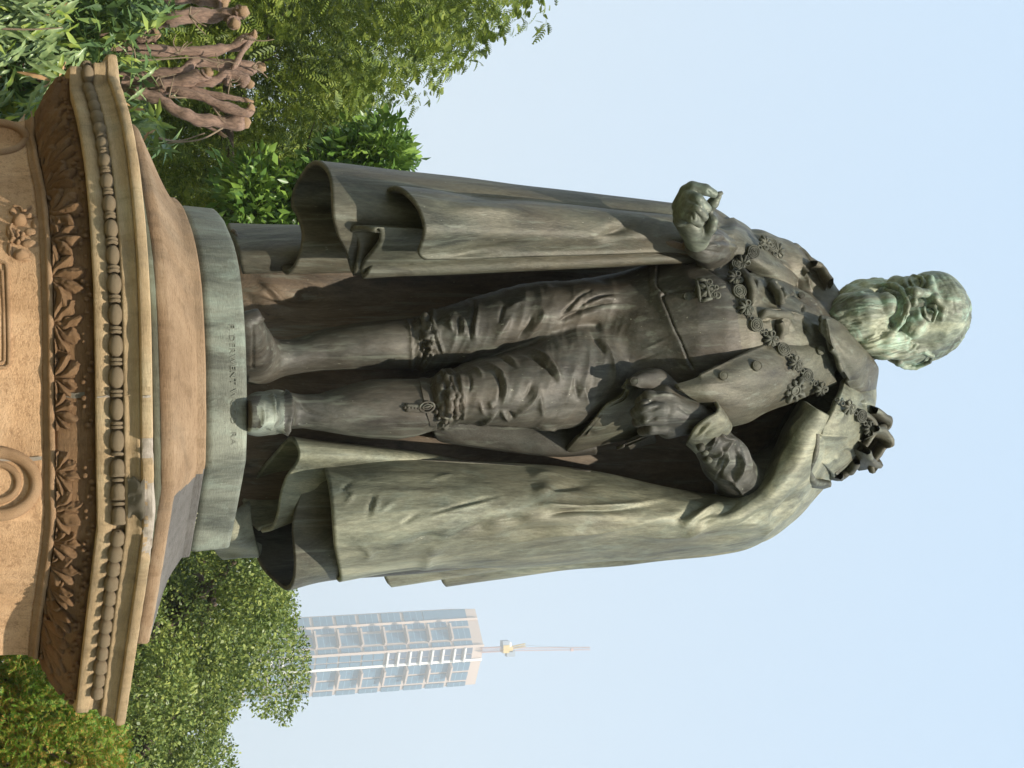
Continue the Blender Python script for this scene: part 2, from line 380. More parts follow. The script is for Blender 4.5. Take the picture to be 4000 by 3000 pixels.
# cap stone: block, then sloping up to the bronze
cap_rows = [(618, -.80, planB), (619, -.848, planB), (626, -.857, planB), (665, -.858, planB), (674, -.85, planB), (680, -.838, blend(.06)),
            (705, -.79, blend(.25)), (735, -.73, blend(.55)), (766, -.672, blend(.93)), (768, -.668, planA), (772, -.664, planA), (798, -.662, planA), (803, -.655, planA), (806, -.60, planA)]
V = np.concatenate([ring(q[2], q[1], zrow(q[0], q[1])) for q in cap_rows])
V = V + (vnoise(V, 20, 21) * .0022)[:, None] * np.array([1, 1, .6])
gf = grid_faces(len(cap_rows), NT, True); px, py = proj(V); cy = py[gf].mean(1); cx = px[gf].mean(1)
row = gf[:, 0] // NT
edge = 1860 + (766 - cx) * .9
mi = ((row >= 5) & (row <= 12) & (cy > edge) & (V[gf[:, 0], 1] < 1.0)).astype(int)  # slope right of the corner gets a darker grey tone
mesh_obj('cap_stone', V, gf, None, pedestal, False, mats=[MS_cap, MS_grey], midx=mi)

# arclength helpers along a layer of the cornice
def layer_curve(plan, dfront):
    th = np.linspace(-2.1, 2.1, 4000); r = plan(th) - (plan(0.0) - (PC[1] - dfront))
    q = np.stack([PC[0] + r * np.sin(th), PC[1] - r * np.cos(th)], -1)
    s = np.concatenate([[0], np.cumsum(np.linalg.norm(np.diff(q, axis=0), axis=1))]); s -= np.interp(0, th, s)
    return q, s
def along(cur, s):
    q, S = cur
    p = np.array([np.interp(s, S, q[:, 0]), np.interp(s, S, q[:, 1])])
    a = np.array([np.interp(s - .01, S, q[:, 0]), np.interp(s - .01, S, q[:, 1])]); b = np.array([np.interp(s + .01, S, q[:, 0]), np.interp(s + .01, S, q[:, 1])])
    t = (b - a) / np.linalg.norm(b - a); nrm = np.array([t[1], -t[0]])
    return p, t, nrm
# beads: eggs and discs threaded along the cornice
def lathe(prof, n=12):
    """profile of (axis, radius), axis along local x"""
    V = [(a, r * math.cos(2 * math.pi * j / n), r * math.sin(2 * math.pi * j / n)) for a, r in prof for j in range(n)]
    F = [tuple(q) for q in grid_faces(len(prof), n, True)]
    return np.array(V), F
eggV, eggF = lathe([(-.037, .004), (-.034, .013), (-.026, .020), (-.012, .0248), (.004, .0255), (.018, .0235), (.028, .018), (.035, .011), (.037, .003)], 14)
disV, disF = lathe([(-.0062, .012), (-.0045, .0205), (0, .0225), (.0045, .0205), (.0062, .012)], 14)
cupV, cupF = lathe([(-.030, .004), (-.028, .014), (-.018, .0225), (-.002, .0255), (.016, .024), (.020, .026), (.027, .026), (.030, .02), (.030, .004)], 14)
def make_me(name, V, F, mat):
    me = bpy.data.meshes.new(name); me.from_pydata([tuple(v) for v in V], [], F); me.update(); me.materials.append(mat)
    me.polygons.foreach_set('use_smooth', np.ones(len(me.polygons), bool)); return me
me_egg = make_me('bead', eggV, eggF, MS_bead); me_dis = make_me('disc', disV, disF, MS_bead); me_cup = make_me('bead_cup', cupV, cupF, MS_bead)
cur = layer_curve(planC, -.934)
zb = zrow(456, -.945)
s_corner = np.interp(1780, *[np.array(a) for a in zip(*[(proj((*along(cur, s)[0], zb))[1], s) for s in np.linspace(.2, .9, 60)])])
def put_bead(me, name, s, sc=1.0, dz=0):
    p, t, nr = along(cur, s)
    o = bpy.data.objects.new(name, me); COL.objects.link(o); o.parent = pedestal
    q = p + nr * .006
    M = Matrix(((t[0], nr[0], 0, q[0]), (t[1], nr[1], 0, q[1]), (0, 0, 1, zb + dz), (0, 0, 0, 1)))
    M = M @ Matrix.Rotation(random.uniform(-.05, .05), 4, 'Z') @ Matrix.Diagonal((sc, sc * random.uniform(.86, .98), sc * random.uniform(.88, .98), 1))
    o.matrix_parent_inverse = Matrix.Translation((0, -.35, 0)); o.matrix_basis = M
s = s_corner - .048
while s > -1.75:
    put_bead(me_egg, 'bead', s, 1.0)
    put_bead(me_dis, 'disc', s - .0463); put_bead(me_dis, 'disc', s - .0597)
    s -= .1065
s = s_corner + .03
put_bead(me_dis, 'disc', s_corner - .004); i = 0
while s < s_corner + 1.15:
    put_bead(me_cup, 'bead', s + .012, random.uniform(.92, 1.02)); s += .0795
    if i in (0, 1): put_bead(me_dis, 'disc', s - .027)
    i += 1

# acanthus leaves of the frieze: each one a carved relief of its own
prof_z = [zrow(x, -.86) for x in (213, 372)]
prx = np.array([213, 230, 255, 285, 310, 335, 350, 372]); prd = np.array([-.862, -.867, -.872, -.876, -.878, -.880, -.880, -.880]); prw = np.array([1, .85, .6, .36, .2, .08, 0, 0])
def band_pt(s, v, out):
    """s arclength on the frieze, v 0..1 up the band"""
    x = 213 + v * 159; d = np.interp(x, prx, prd)
    th0 = np.interp(s, fr_S, fr_th)
    tt_ = np.clip((np.abs(th0) - .30) / .75, 0, 1); tt_ = tt_ * tt_ * (3 - 2 * tt_)
    rr = planC(th0) * (1 - .115 * tt_ * np.interp(x, prx, prw)) - (planC(0.0) - (PC[1] - d)) + out
    z = zf0 + (zf1 - zf0) * v
    return np.stack([PC[0] + rr * np.sin(th0), PC[1] - rr * np.cos(th0), z], -1)
fr_th = np.linspace(-2.1, 2.1, 4000); _r = planC(fr_th) - (planC(0.0) - (PC[1] + .87))
_q = np.stack([_r * np.sin(fr_th), -_r * np.cos(fr_th)], -1); fr_S = np.concatenate([[0], np.cumsum(np.linalg.norm(np.diff(_q, axis=0), axis=1))]); fr_S -= np.interp(0, fr_th, fr_S)
zf0, zf1 = zrow(213, -.862), zrow(372, -.880)
def acanthus(s0, width, lean, flip, seed):
    r = random.Random(seed)
    nu, nv = 110, 60
    U, Vv = np.meshgrid(np.linspace(-.5, .5, nu), np.linspace(0, .99, nv), indexing='ij')
    sx = U * width * 1.16; hy = Vv * .165
    bx = flip * width * .12 * (1 if lean > 0 else -1); by = -.012
    wq = np.stack([sx * 1.0 + s0, hy, sx * 0], -1).reshape(-1, 3); wx = vnoise(wq, 26, seed).reshape(sx.shape) * .012; wy = vnoise(wq, 26, seed + 3).reshape(sx.shape) * .010
    dx = sx - bx + wx; dy = hy - by + wy
    ph = np.arctan2(dx, dy) + lean * .25 * flip; rr_ = np.hypot(dx, dy)
    nlob = 11.5 + r.uniform(-1, 1)
    wave = ph * nlob / 2 + .7 * np.sin(rr_ * 16) * flip + r.uniform(0, 3)
    Rm = width * .56 + .03 * np.cos(ph) ** 2
    Rm = np.minimum(Rm, np.where(np.abs(np.cos(ph)) > .2, .156 / np.maximum(np.abs(np.cos(ph)), .2), 9))
    lob = np.abs(np.cos(wave)) ** .8
    Rm = Rm * (.72 + .28 * lob)
    Rm = Rm * (1 - .035 * np.abs(np.sin(wave * 5)))
    t = rr_ / Rm
    env = np.clip(1 - t ** 5, 0, 1) ** .5
    H = (.006 + .026 * np.clip(t * 1.3, 0, 1) * (.35 + .65 * lob)) * env
    H += .006 * np.sin(t * 3.1) * lob - .004 * np.exp(-(np.sin(wave) / .10) ** 2) * 0
    H -= .009 * np.exp(-(np.cos(wave) / .22) ** 2) * np.clip(t * 2, 0, 1)
    H += .0045 * np.cos(wave * 4) * np.clip(t - .1, 0, 1) + .006 * np.sin(ph * 2.2 + seed)
    H = np.where(t > 1, -.012, H)
    V = band_pt(s0 + sx.ravel(), Vv.ravel(), H.ravel())
    V += (vnoise(V, 90, seed) * .0016)[:, None]
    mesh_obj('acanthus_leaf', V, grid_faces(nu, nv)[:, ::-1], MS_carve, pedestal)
    # berries above the leaf
    VV = []
    for j in range(6):
        ss = s0 + flip * (-.06 + .024 * j) + r.uniform(-.006, .006); vv = .80 + .10 * math.sin(j * 1.3) + r.uniform(-.02, .02)
        c = band_pt(np.array([ss]), np.array([vv]), np.array([.016]))[0]; rr_ = r.uniform(.005, .010)
        lat = []
        for a in np.linspace(0, math.pi, 6):
            for b in np.linspace(0, 2 * math.pi, 8, endpoint=False):
                lat.append(c + rr_ * np.array([math.sin(a) * math.cos(b), math.sin(a) * math.sin(b) , 1.2 * math.cos(a)]))
        VV.append((lat, [tuple(q) for q in grid_faces(6, 8, True)]))
    v, f = join(VV); tag(mesh_obj('berry_cluster', v, f, MS_carve, pedestal), kind='stuff')
sc_ = float(np.interp(1775, *[np.array(a) for a in zip(*[(proj(band_pt(np.array([s]), np.array([.5]), np.array([0.]))[0])[1], s) for s in np.linspace(.2, .9, 60)])]))
pos = []
s = sc_ - .10
wd = [.15, .18, .21, .24, .22, .25, .22, .24, .22, .24, .22, .24, .22, .24]
for k, q in enumerate(wd):
    s -= q * .36; pos.append((s, q * .9, .4 if k % 2 else -.2, 1 if k % 3 else -1)); s -= q * .36
s = sc_ + .01
for k in range(9):
    q = .13 if k == 0 else .15; s += q / 2; pos.append((s, q * 1.15, .5, -1)); s += q / 2
for k, (a, b, c, f) in enumerate(pos): acanthus(a, b, c, f, 40 + k)

# mortar seams, panel, volute and fruit carving on the drum
def on_layer(x, y, d0=-.72, it=6):
    """point of the drum surface in the direction (x, y)"""
    pl = planD; d = d0
    for _ in range(30):
        p = P(x, y, d); q = p[:2] - PC; th = math.atan2(q[0], -q[1]); r = pl(th) - (pl(0.0) - (PC[1] + .855))
        e = np.hypot(*q) - r; d += e * .5
    nrm = np.array([q[0], q[1], 0]) / np.hypot(*q)
    e_ = .02
    rp = [pl(th + k) - (pl(0.0) - (PC[1] + .855)) for k in (-e_, e_)]
    a = np.array([rp[0] * math.sin(th - e_), -rp[0] * math.cos(th - e_)]); b = np.array([rp[1] * math.sin(th + e_), -rp[1] * math.cos(th + e_)])
    t = (b - a) / np.linalg.norm(b - a)
    return p, np.array([t[1], -t[0], 0]), np.array([t[0], t[1], 0])
def relief_tube(name, pts, r, mat, lift=0.0, n=8, parent=pedestal, closed=False):
    Q = []
    for x, y in pts:
        p, nr, t = on_layer(x, y); Q.append(p + nr * lift)
    v, f = tube(Q, r, n); return mesh_obj(name, v, f, mat, parent)
relief_tube('panel_moulding', [(-60, 1010), (-20, 1018), (10, 1026), (24, 1034), (28, 1060), (30, 1150), (33, 1250), (35, 1350), (34, 1425), (20, 1436), (0, 1437), (-60, 1438)], .0075, MS_drum, .002)
relief_tube('panel_moulding', [(-60, 1040), (-12, 1048), (8, 1060), (12, 1150), (15, 1250), (17, 1350), (16, 1410), (0, 1420), (-60, 1422)], .006, MS_drum, .0)
ang = np.linspace(-.15, math.pi + .15, 40)
relief_tube('volute', [(-10 + 150 * math.sin(a), 1890 - 122 * math.cos(a)) for a in ang], .021, MS_drum, .004, 10)
relief_tube('volute', [(-14 + 84 * math.sin(a), 1885 - 72 * math.cos(a)) for a in ang], .012, MS_drum, .002, 10)
relief_tube('volute', [(-20 + 120 * math.sin(a), 540 + 60 * math.cos(a)) for a in ang], .016, MS_drum, .002, 10)
Q = []
for i, y in enumerate(np.linspace(1560, 1560.1, 2)): pass
def strip(name, plan_rows, y, w_, mat):
    V = []
    for (x, d, plan) in plan_rows:
        z = zrow(x, d)
        # find angle whose projection is y
        th = np.linspace(-.9, .9, 400); r = plan(th) - (plan(0.0) - (PC[1] - d)) + .0035
        q = np.stack([PC[0] + r * np.sin(th), PC[1] - r * np.cos(th), np.full(400, z)], -1); _, yy = proj(q)
        for k, s_ in enumerate((-1, 1)):
            yy_ = y + s_ * w_ * (1 + .5 * math.sin(x * .31 + k)) + 3 * math.sin(x * .07)
            V.append([np.interp(yy_, yy, q[:, j]) for j in range(3)])
    n = len(plan_rows)
    mesh_obj(name, V, [(2 * i, 2 * i + 1, 2 * i + 3, 2 * i + 2) for i in range(n - 1)], mat, pedestal, False)
strip('mortar_joint', [(378, -.932, planC), (400, -.932, planC), (427, -.932, planC)], 1549, 4, MS_mortar)
strip('mortar_joint', [(484, -.95, planC), (498, -.952, planC), (515, -.954, planC), (532, -.961, planC), (543, -.968, planC)], 1547, 3, MS_lip)
strip('mortar_joint', [(556, -.99, planC), (572, -.992, planC), (588, -.99, planC)], 1548, 3, MS_mortar)
strip('mortar_joint', [(215, -.866, planC), (250, -.876, planC), (290, -.880, planC), (330, -.884, planC)], 1545, 8, MS_patch)
strip('mortar_joint', [(-60, -.858, planD), (0, -.858, planD), (40, -.858, planD), (80, -.858, planD), (120, -.858, planD), (160, -.862, planD)], 1790, 8, MS_mortar)
# grey cement repair on the cove
V = []
for i, x in enumerate(np.linspace(500, 566, 9)):
    for j, y in enumerate(np.linspace(0, 1, 16)):
        yy = 1868 + y * 150 + 10 * math.sin(x * .13) + (12 if i > 5 else 0)
        d = np.interp(x, [484, 515, 532, 545, 560], [-.956, -.96, -.968, -.98, -.99])
        pl = planC; dd = -.9
        for _ in range(25):
            p = P(x, yy, dd); q = p[:2] - PC; th = math.atan2(q[0], -q[1]); e = np.hypot(*q) - (pl(th) - (pl(0.0) - (PC[1] - d)) + .010 * math.sin(math.pi * i / 8) * math.sin(math.pi * j / 15) ** .4); dd += e * .5
        V.append(p)
V = np.array(V); V += (vnoise(V, 60, 8) * .003)[:, None]
mesh_obj('cement_patch', V, grid_faces(9, 16)[:, ::-1], MS_patch, pedestal)
# fruit and ribbon carving
fr = []
def blob(x, y, rx, ry, rz, seed):
    p, nr, t = on_layer(x, y)
    V = []; na, nb = 10, 16
    for a in np.linspace(0, math.pi, na):
        for b in np.linspace(0, 2 * math.pi, nb, endpoint=False):
            V.append(p + t * (ry * math.sin(a) * math.cos(b)) + np.array([0, 0, 1]) * (rx * math.sin(a) * math.sin(b)) + nr * rz * math.cos(a))
    V = np.array(V); V += (vnoise(V, 60, seed) * .0025)[:, None]
    return V, [tuple(q) for q in grid_faces(na, nb, True)]
carv = empty('fruit_carving', (0, 0, 0)); carv.parent = pedestal; carv.matrix_parent_inverse = Matrix.Translation((0, -.35, 0))
def sub(name, V, F, mat, par):
    o = mesh_obj(name, V, F, mat); o.parent = par; return o
for k, (x, y, a, b, c) in enumerate([(75, 866, .026, .026, .034), (82, 1000, .026, .022, .028)]):
    v, f = blob(x, y, a, b, c, k); sub('fruit', v, f, MS_drum, carv)
VV = []
for k in range(6):
    a = k * math.pi / 3; VV.append(blob(70 + 20 * math.sin(a), 930 + 20 * math.cos(a), .010, .010, .018, k))
VV.append(blob(70, 930, .008, .008, .024, 9)); v, f = join(VV); sub('flower', v, f, MS_drum, carv)
VV = [blob(*q, 5 + i) for i, q in enumerate([(115, 850, .03, .014, .016), (120, 910, .022, .020, .014), (118, 955, .03, .016, .016), (35, 905, .01, .04, .014), (38, 975, .01, .03, .014), (100, 1015, .02, .008, .012), (50, 830, .012, .02, .014), (140, 880, .018, .04, .012)])]
v, f = join(VV); sub('leafage', v, f, MS_drum, carv)
for pts in ([(50, 815), (75, 820), (92, 835), (120, 818)], [(45, 885), (38, 905), (48, 930), (42, 955)]):
    Q = [on_layer(*q)[0] + on_layer(*q)[1] * .012 for q in pts]; v, f = tube(catmull(Q, 14), .006, 6); sub('ribbon', v, f, MS_drum, carv)
# ================================================================= sculpting tools
class Field:
    def __init__(s, lo, hi, h):
        s.lo = np.array(lo, float); s.h = h
        s.n = np.ceil((np.array(hi) - s.lo) / h).astype(int) + 1
        s.f = np.full(s.n, .25, np.float32)
    def region(s, lo, hi):
        a = np.clip(np.floor((np.array(lo) - s.lo) / s.h).astype(int), 0, s.n); b = np.clip(np.ceil((np.array(hi) - s.lo) / s.h).astype(int) + 1, 0, s.n)
        sl = tuple(slice(i, j) for i, j in zip(a, b))
        ax = [np.float32(s.lo[k]) + np.arange(a[k], b[k], dtype=np.float32) * np.float32(s.h) for k in range(3)]
        return sl, ax[0][:, None, None], ax[1][None, :, None], ax[2][None, None, :]
    def put(s, sl, d, k, sub=False):
        f = s.f[sl]
        if f.size == 0: return
        if sub:
            f2 = -f; h = np.clip(.5 + .5 * (f2 - d) / k, 0, 1); s.f[sl] = -(f2 * (1 - h) + d * h - k * h * (1 - h)); return
        h = np.clip(.5 + .5 * (f - d) / k, 0, 1)
        s.f[sl] = f * (1 - h) + d * h - k * h * (1 - h)
    def cone(s, a, b, ra, rb, k=.02, sy=1.0, sub=False):
        """round cone from a to b; sy stretches it in depth"""
        a = np.array(a, float); b = np.array(b, float); R_ = max(ra, rb) * max(1, sy) + k + .03
        sl, X, Y, Z = s.region(np.minimum(a, b) - R_, np.maximum(a, b) + R_)
        if 0 in [v.stop - v.start for v in sl]: return
        A = a * [1, 1 / sy, 1]; Bb = b * [1, 1 / sy, 1]; d = Bb - A; L2 = max(float(d @ d), 1e-9)
        Yp = Y / sy
        t = np.clip(((X - A[0]) * d[0] + (Yp - A[1]) * d[1] + (Z - A[2]) * d[2]) / L2, 0, 1)
        D = np.sqrt((X - A[0] - t * d[0]) ** 2 + (Yp - A[1] - t * d[1]) ** 2 + (Z - A[2] - t * d[2]) ** 2) - (ra + (rb - ra) * t)
        s.put(sl, D.astype(np.float32), k, sub)
    def chain(s, pts, rs, k=.02, sy=1.0, sub=False):
        for i in range(len(pts) - 1): s.cone(pts[i], pts[i + 1], rs[i], rs[i + 1], k, sy, sub)
    def ell(s, c, r, k=.02, R=None, sub=False):
        c = np.array(c, float); r = np.array(r, float); m_ = r.max() + k + .03
        sl, X, Y, Z = s.region(c - m_, c + m_)
        if 0 in [v.stop - v.start for v in sl]: return
        dx, dy, dz = X - c[0], Y - c[1], Z - c[2]
        if R is not None:
            dx, dy, dz = (R[0, 0] * dx + R[1, 0] * dy + R[2, 0] * dz, R[0, 1] * dx + R[1, 1] * dy + R[2, 1] * dz, R[0, 2] * dx + R[1, 2] * dy + R[2, 2] * dz)
        q = np.sqrt((dx / r[0]) ** 2 + (dy / r[1]) ** 2 + (dz / r[2]) ** 2); g = np.sqrt((dx / r[0] ** 2) ** 2 + (dy / r[1] ** 2) ** 2 + (dz / r[2] ** 2) ** 2) + 1e-6
        s.put(sl, (q * (q - 1) / g).astype(np.float32), k, sub)
    def column(s, keys, k=.03, pw=2.0):
        """keys: (x, y_left, y_right, depth centre, half depth); a body column with changing oval section"""
        K = []
        for x, yl, yr, d, b in keys:
            c = P(x, (yl + yr) / 2, d); e = mpp(x, d) * (yr - yl) / 2; K.append((c[2], c[0], c[1], e, b))
        K = np.array(sorted(K)); z = K[:, 0]
        lo = (min(K[:, 1] - K[:, 3]) - .08, min(K[:, 2] - K[:, 4]) - .08, z[0] - .06); hi = (max(K[:, 1] + K[:, 3]) + .08, max(K[:, 2] + K[:, 4]) + .08, z[-1] + .06)
        sl, X, Y, Z = s.region(lo, hi); zz = Z.ravel()
        zc = np.linspace(z[0], z[-1], 400)
        def sm(col):
            v = np.interp(zc, z, K[:, col]); kk = np.hanning(17); kk /= kk.sum(); v = np.convolve(np.pad(v, 8, 'edge'), kk, 'valid'); return np.interp(zz, zc, v)[None, None, :]
        cx, cy, a, b = (sm(i) for i in (1, 2, 3, 4))
        q = (np.abs((X - cx) / a) ** pw + np.abs((Y - cy) / b) ** pw) ** (1 / pw)
        D = (q - 1) * np.minimum(a, b) * .9
        ez = np.maximum(z[0] - Z, Z - z[-1]); D = np.where(ez > 0, np.sqrt(np.maximum(D, 0) ** 2 + ez ** 2), np.maximum(D, ez))
        s.put(sl, D.astype(np.float32), k)
    def mesh(s):
        f = s.f; n = f.shape; sg = f < 0
        c = np.zeros(tuple(i - 1 for i in n), np.uint8)
        for dx in (0, 1):
            for dy in (0, 1):
                for dz in (0, 1): c += sg[dx:n[0] - 1 + dx, dy:n[1] - 1 + dy, dz:n[2] - 1 + dz]
        act = np.argwhere((c > 0) & (c < 8)); idx = np.full(c.shape, -1, np.int32); idx[tuple(act.T)] = np.arange(len(act))
        acc = np.zeros((len(act), 3)); cnt = np.zeros(len(act))
        cor = [(i, j, k) for i in (0, 1) for j in (0, 1) for k in (0, 1)]
        for a in cor:
            for ax in range(3):
                if a[ax]: continue
                b = list(a); b[ax] = 1
                fa = f[act[:, 0] + a[0], act[:, 1] + a[1], act[:, 2] + a[2]]; fb = f[act[:, 0] + b[0], act[:, 1] + b[1], act[:, 2] + b[2]]
                m_ = (fa < 0) != (fb < 0); t = np.where(m_, fa / np.where(m_, fa - fb, 1), 0)
                p = np.tile(np.array(a, float), (len(act), 1)); p[:, ax] = t
                acc[m_] += p[m_]; cnt[m_] += 1
        V = (act + acc / cnt[:, None]) * s.h + s.lo
        Fs = []
        for ax in range(3):
            o1, o2 = (ax + 1) % 3, (ax + 2) % 3
            A = [slice(None)] * 3; Bq = [slice(None)] * 3; A[ax] = slice(0, n[ax] - 1); Bq[ax] = slice(1, n[ax])
            e = np.argwhere(sg[tuple(A)] != sg[tuple(Bq)])
            ok = (e[:, o1] > 0) & (e[:, o2] > 0) & (e[:, o1] < n[o1] - 1) & (e[:, o2] < n[o2] - 1); e = e[ok]
            q = []
            for u, v in ((0, 0), (-1, 0), (-1, -1), (0, -1)):
                w_ = e.copy(); w_[:, o1] += u; w_[:, o2] += v; q.append(idx[tuple(w_.T)])
            q = np.stack(q, -1); flip = ~sg[tuple(e.T)]
            q[flip] = q[flip][:, ::-1]; Fs.append(q)
        F_ = np.concatenate(Fs)[:, ::-1]
        F_ = np.ascontiguousarray(F_[(F_ >= 0).all(1)])
        a, b, c_, d = (V[F_[:, i]] for i in range(4))
        vol = (np.cross(b - a, c_ - a) * a).sum() + (np.cross(c_ - a, d - a) * a).sum()
        if vol < 0: F_ = np.ascontiguousarray(F_[:, ::-1])
        return V, F_
def relax(V, Fc, it=2, lam=.5):
    E_ = np.concatenate([Fc[:, [i, (i + 1) % Fc.shape[1]]] for i in range(Fc.shape[1])])
    E_ = np.concatenate([E_, E_[:, ::-1]])
    deg = np.bincount(E_[:, 0], minlength=len(V))[:, None].clip(1)
    for _ in range(it):
        S = np.stack([np.bincount(E_[:, 0], V[E_[:, 1], k], minlength=len(V)) for k in range(3)], -1) / deg
        V = V + (S - V) * lam
    return V

REG = dict(A=(2900, 900, 2.212), B=(2500, 650, 2.212), C=(2400, 1150, 2.011), D=(1600, 1000, 1.843), E=(900, 600, 1.843), F=(900, 1400, 1.843),
           G=(1600, 1600, 1.843), H=(2300, 1400, 1.843), K=(800, 800, 3.16), M=(700, 1800, 3.016), Q=(2400, 650, 3.687), W=(2950, 1550, 4.022),
           X=(3400, 1020, 3.687), Y=(3150, 1020, 3.687), T=(2600, 1050, 5.53), U=(3000, 1250, 3.687), N=(1500, 1500, 2.765), _=(0, 0, 1))
def zc(reg, pts):
    a, b, s = REG[reg]; return np.array([(a + p[0] / s, b + p[1] / s) for p in pts], float)
def stroke(reg, pts, w_, amp, mode='r', ends=.42):
    """a tool mark: mode r = ridge/groove of half width w_ (photo units) and height amp (m); s = step, raised on the left of the path"""
    q = zc(reg, pts); n = max(8, len(q) * 8) if len(q) > 2 else 8
    q = catmull(q, n) if len(q) > 2 else np.array([q[0] + (q[1] - q[0]) * t for t in np.linspace(0, 1, n)])
    return (q, max(w_, 4.6), amp, mode, ends)
def carve(V, Fc, strokes, nmin=-.15, gate=None):
    N_ = vnormals(V, Fc); x, y = proj(V); view = V - cC; view /= np.linalg.norm(view, axis=1, keepdims=True)
    facing = -(N_ * view).sum(1); disp = np.zeros(len(V))
    for q, w_, amp, mode, ends in strokes:
        pad = w_ * (3 if mode == 'r' else 5); lo = q.min(0) - pad; hi = q.max(0) + pad
        m_ = (x > lo[0]) & (x < hi[0]) & (y > lo[1]) & (y < hi[1]) & (facing > nmin)
        if gate is not None: m_ &= gate
        ii = np.nonzero(m_)[0]
        if not len(ii): continue
        p = np.stack([x[ii], y[ii]], -1); best = np.full(len(ii), 1e9); tt = np.zeros(len(ii)); sd = np.zeros(len(ii)); k = len(q) - 1
        for i in range(k):
            d = q[i + 1] - q[i]; L2 = max(d @ d, 1e-9); t = np.clip(((p - q[i]) @ d) / L2, 0, 1); e = p - q[i] - t[:, None] * d; dist = np.hypot(e[:, 0], e[:, 1])
            b = dist < best; best = np.where(b, dist, best); tt = np.where(b, (i + t) / k, tt)
            sg = np.sign(d[0] * e[:, 1] - d[1] * e[:, 0]); sd = np.where(b, sg * dist, sd)
        if ends > 0: tp = np.clip(np.minimum(tt, 1 - tt) / ends, 0, 1); tp = tp * tp * (3 - 2 * tp)
        else: tp = np.ones(len(ii))
        if mode == 'r': disp[ii] += amp * np.exp(-(best / w_) ** (1.12 if amp > 0 else 1.6)) * tp
        else: disp[ii] += amp * tp * np.where(sd > 0, .55 * np.exp(-(best / (w_ * 6)) ** 2), 0) - amp * tp * .75 * np.exp(-(best / (w_ * .62)) ** 2)
    return V + N_ * disp[:, None]
def dlerp(keys, x): return float(np.interp(x, [k[0] for k in keys], [k[1] for k in keys]))

def patch(name, rows, nr, nc, mat, parent, thick=.018, strokes=(), nz=.0, seed=1, closed=False, flip=False, rim=.006, ret=False):
    """a sheet of cloth cast in bronze: rows of (x, y, depth) control points, both ways smooth, with a back face and a rounded rim"""
    R3 = [np.array(PA(np.array(r, float))) for r in rows]
    kmax = max(len(r) for r in rows)
    R3 = np.array([catmull(r, kmax * 6) if len(r) > 2 else np.array([r[0] + (r[1] - r[0]) * t for t in np.linspace(0, 1, kmax * 6)]) for r in R3])
    cols = [catmull(R3[:, j], nr) if len(rows) > 2 else np.array([R3[0, j] + (R3[1, j] - R3[0, j]) * t for t in np.linspace(0, 1, nr)]) for j in range(R3.shape[1])]
    Gd = np.array(cols).transpose(1, 0, 2)                       # nr x k x 3
    out = []
    for i in range(nr):
        s_ = np.concatenate([[0], np.cumsum(np.linalg.norm(np.diff(Gd[i], axis=0), axis=1))]); t = np.linspace(0, 1, nc)
        # share of arclength, same columns on every row
        u = np.linspace(0, 1, Gd.shape[1]); out.append(np.stack([np.interp(t, u, Gd[i][:, k]) for k in range(3)], -1))
    V = np.array(out).reshape(-1, 3); Fc = grid_faces(nr, nc)
    if flip: Fc = Fc[:, ::-1]
    if nz: V = V + vnormals(V, Fc) * (vnoise(V, 3.2, seed) * nz + vnoise(V * [1, 1, .45], 9, seed + 1) * nz * .6)[:, None]
    if len(strokes): V = carve(V, Fc, strokes)
    N_ = vnormals(V, Fc); Bk = V - N_ * thick
    # rounded rim
    n0 = len(V); allV = np.concatenate([V, Bk])
    loop = np.concatenate([np.arange(nc), np.arange(1, nr) * nc + nc - 1, (nr - 1) * nc + np.arange(nc - 2, -1, -1), np.arange(nr - 2, 0, -1) * nc])
    mid = (V[loop] + Bk[loop]) / 2; cen = Gd.reshape(-1, 3).mean(0)
    # outward direction in the sheet
    nx = np.roll(loop, -1); pv = np.roll(loop, 1); tan = V[nx] - V[pv]; od = np.cross(tan, N_[loop]); od /= np.maximum(np.linalg.norm(od, axis=1, keepdims=True), 1e-9)
    if flip: od = -od
    Mv = mid + od * rim
    m0 = len(allV); allV = np.concatenate([allV, Mv]); k = len(loop); a = np.arange(k); b = (a + 1) % k
    F1 = np.stack([loop[a], loop[b], m0 + b, m0 + a], -1)[:, ::-1] if not flip else np.stack([loop[a], loop[b], m0 + b, m0 + a], -1)
    F2 = np.stack([m0 + a, m0 + b, n0 + loop[b], n0 + loop[a]], -1)[:, ::-1] if not flip else np.stack([m0 + a, m0 + b, n0 + loop[b], n0 + loop[a]], -1)
    Fall = np.concatenate([Fc, Fc[:, ::-1] + n0, F1, F2])
    if ret: return allV, Fall
    return mesh_obj(name, allV, Fall, mat, parent)
# ================================================================= the bronze statue
ZB = P(965, 1500, -.62)[2]                     # top of the bronze base
statue = tag(empty('bronze_statue', (0, 0, P(805, 1500, -.65)[2])), 'bronze statue of a bearded man in long cloak and knee breeches on the sandstone pedestal', 'statue')
def spart(o): return o
def SP(name, V, Fc, mat, **k):
    o = mesh_obj(name, V, Fc, mat, None, **k); o.parent = statue; o.matrix_parent_inverse = Matrix.Translation(-Vector(statue.location)); return o
_patch = patch
def cloth(name, rows, nr, nc, mat, inner=None, **k):
    V, F_ = _patch(name, rows, nr, nc, mat, None, ret=True, **k)
    if inner is None: return SP(name, V, F_, mat)
    mi = np.zeros(len(F_), int); n0 = (nr - 1) * (nc - 1); mi[n0:2 * n0] = 1
    return SP(name, V, F_, None, mats=[mat, inner], midx=mi)

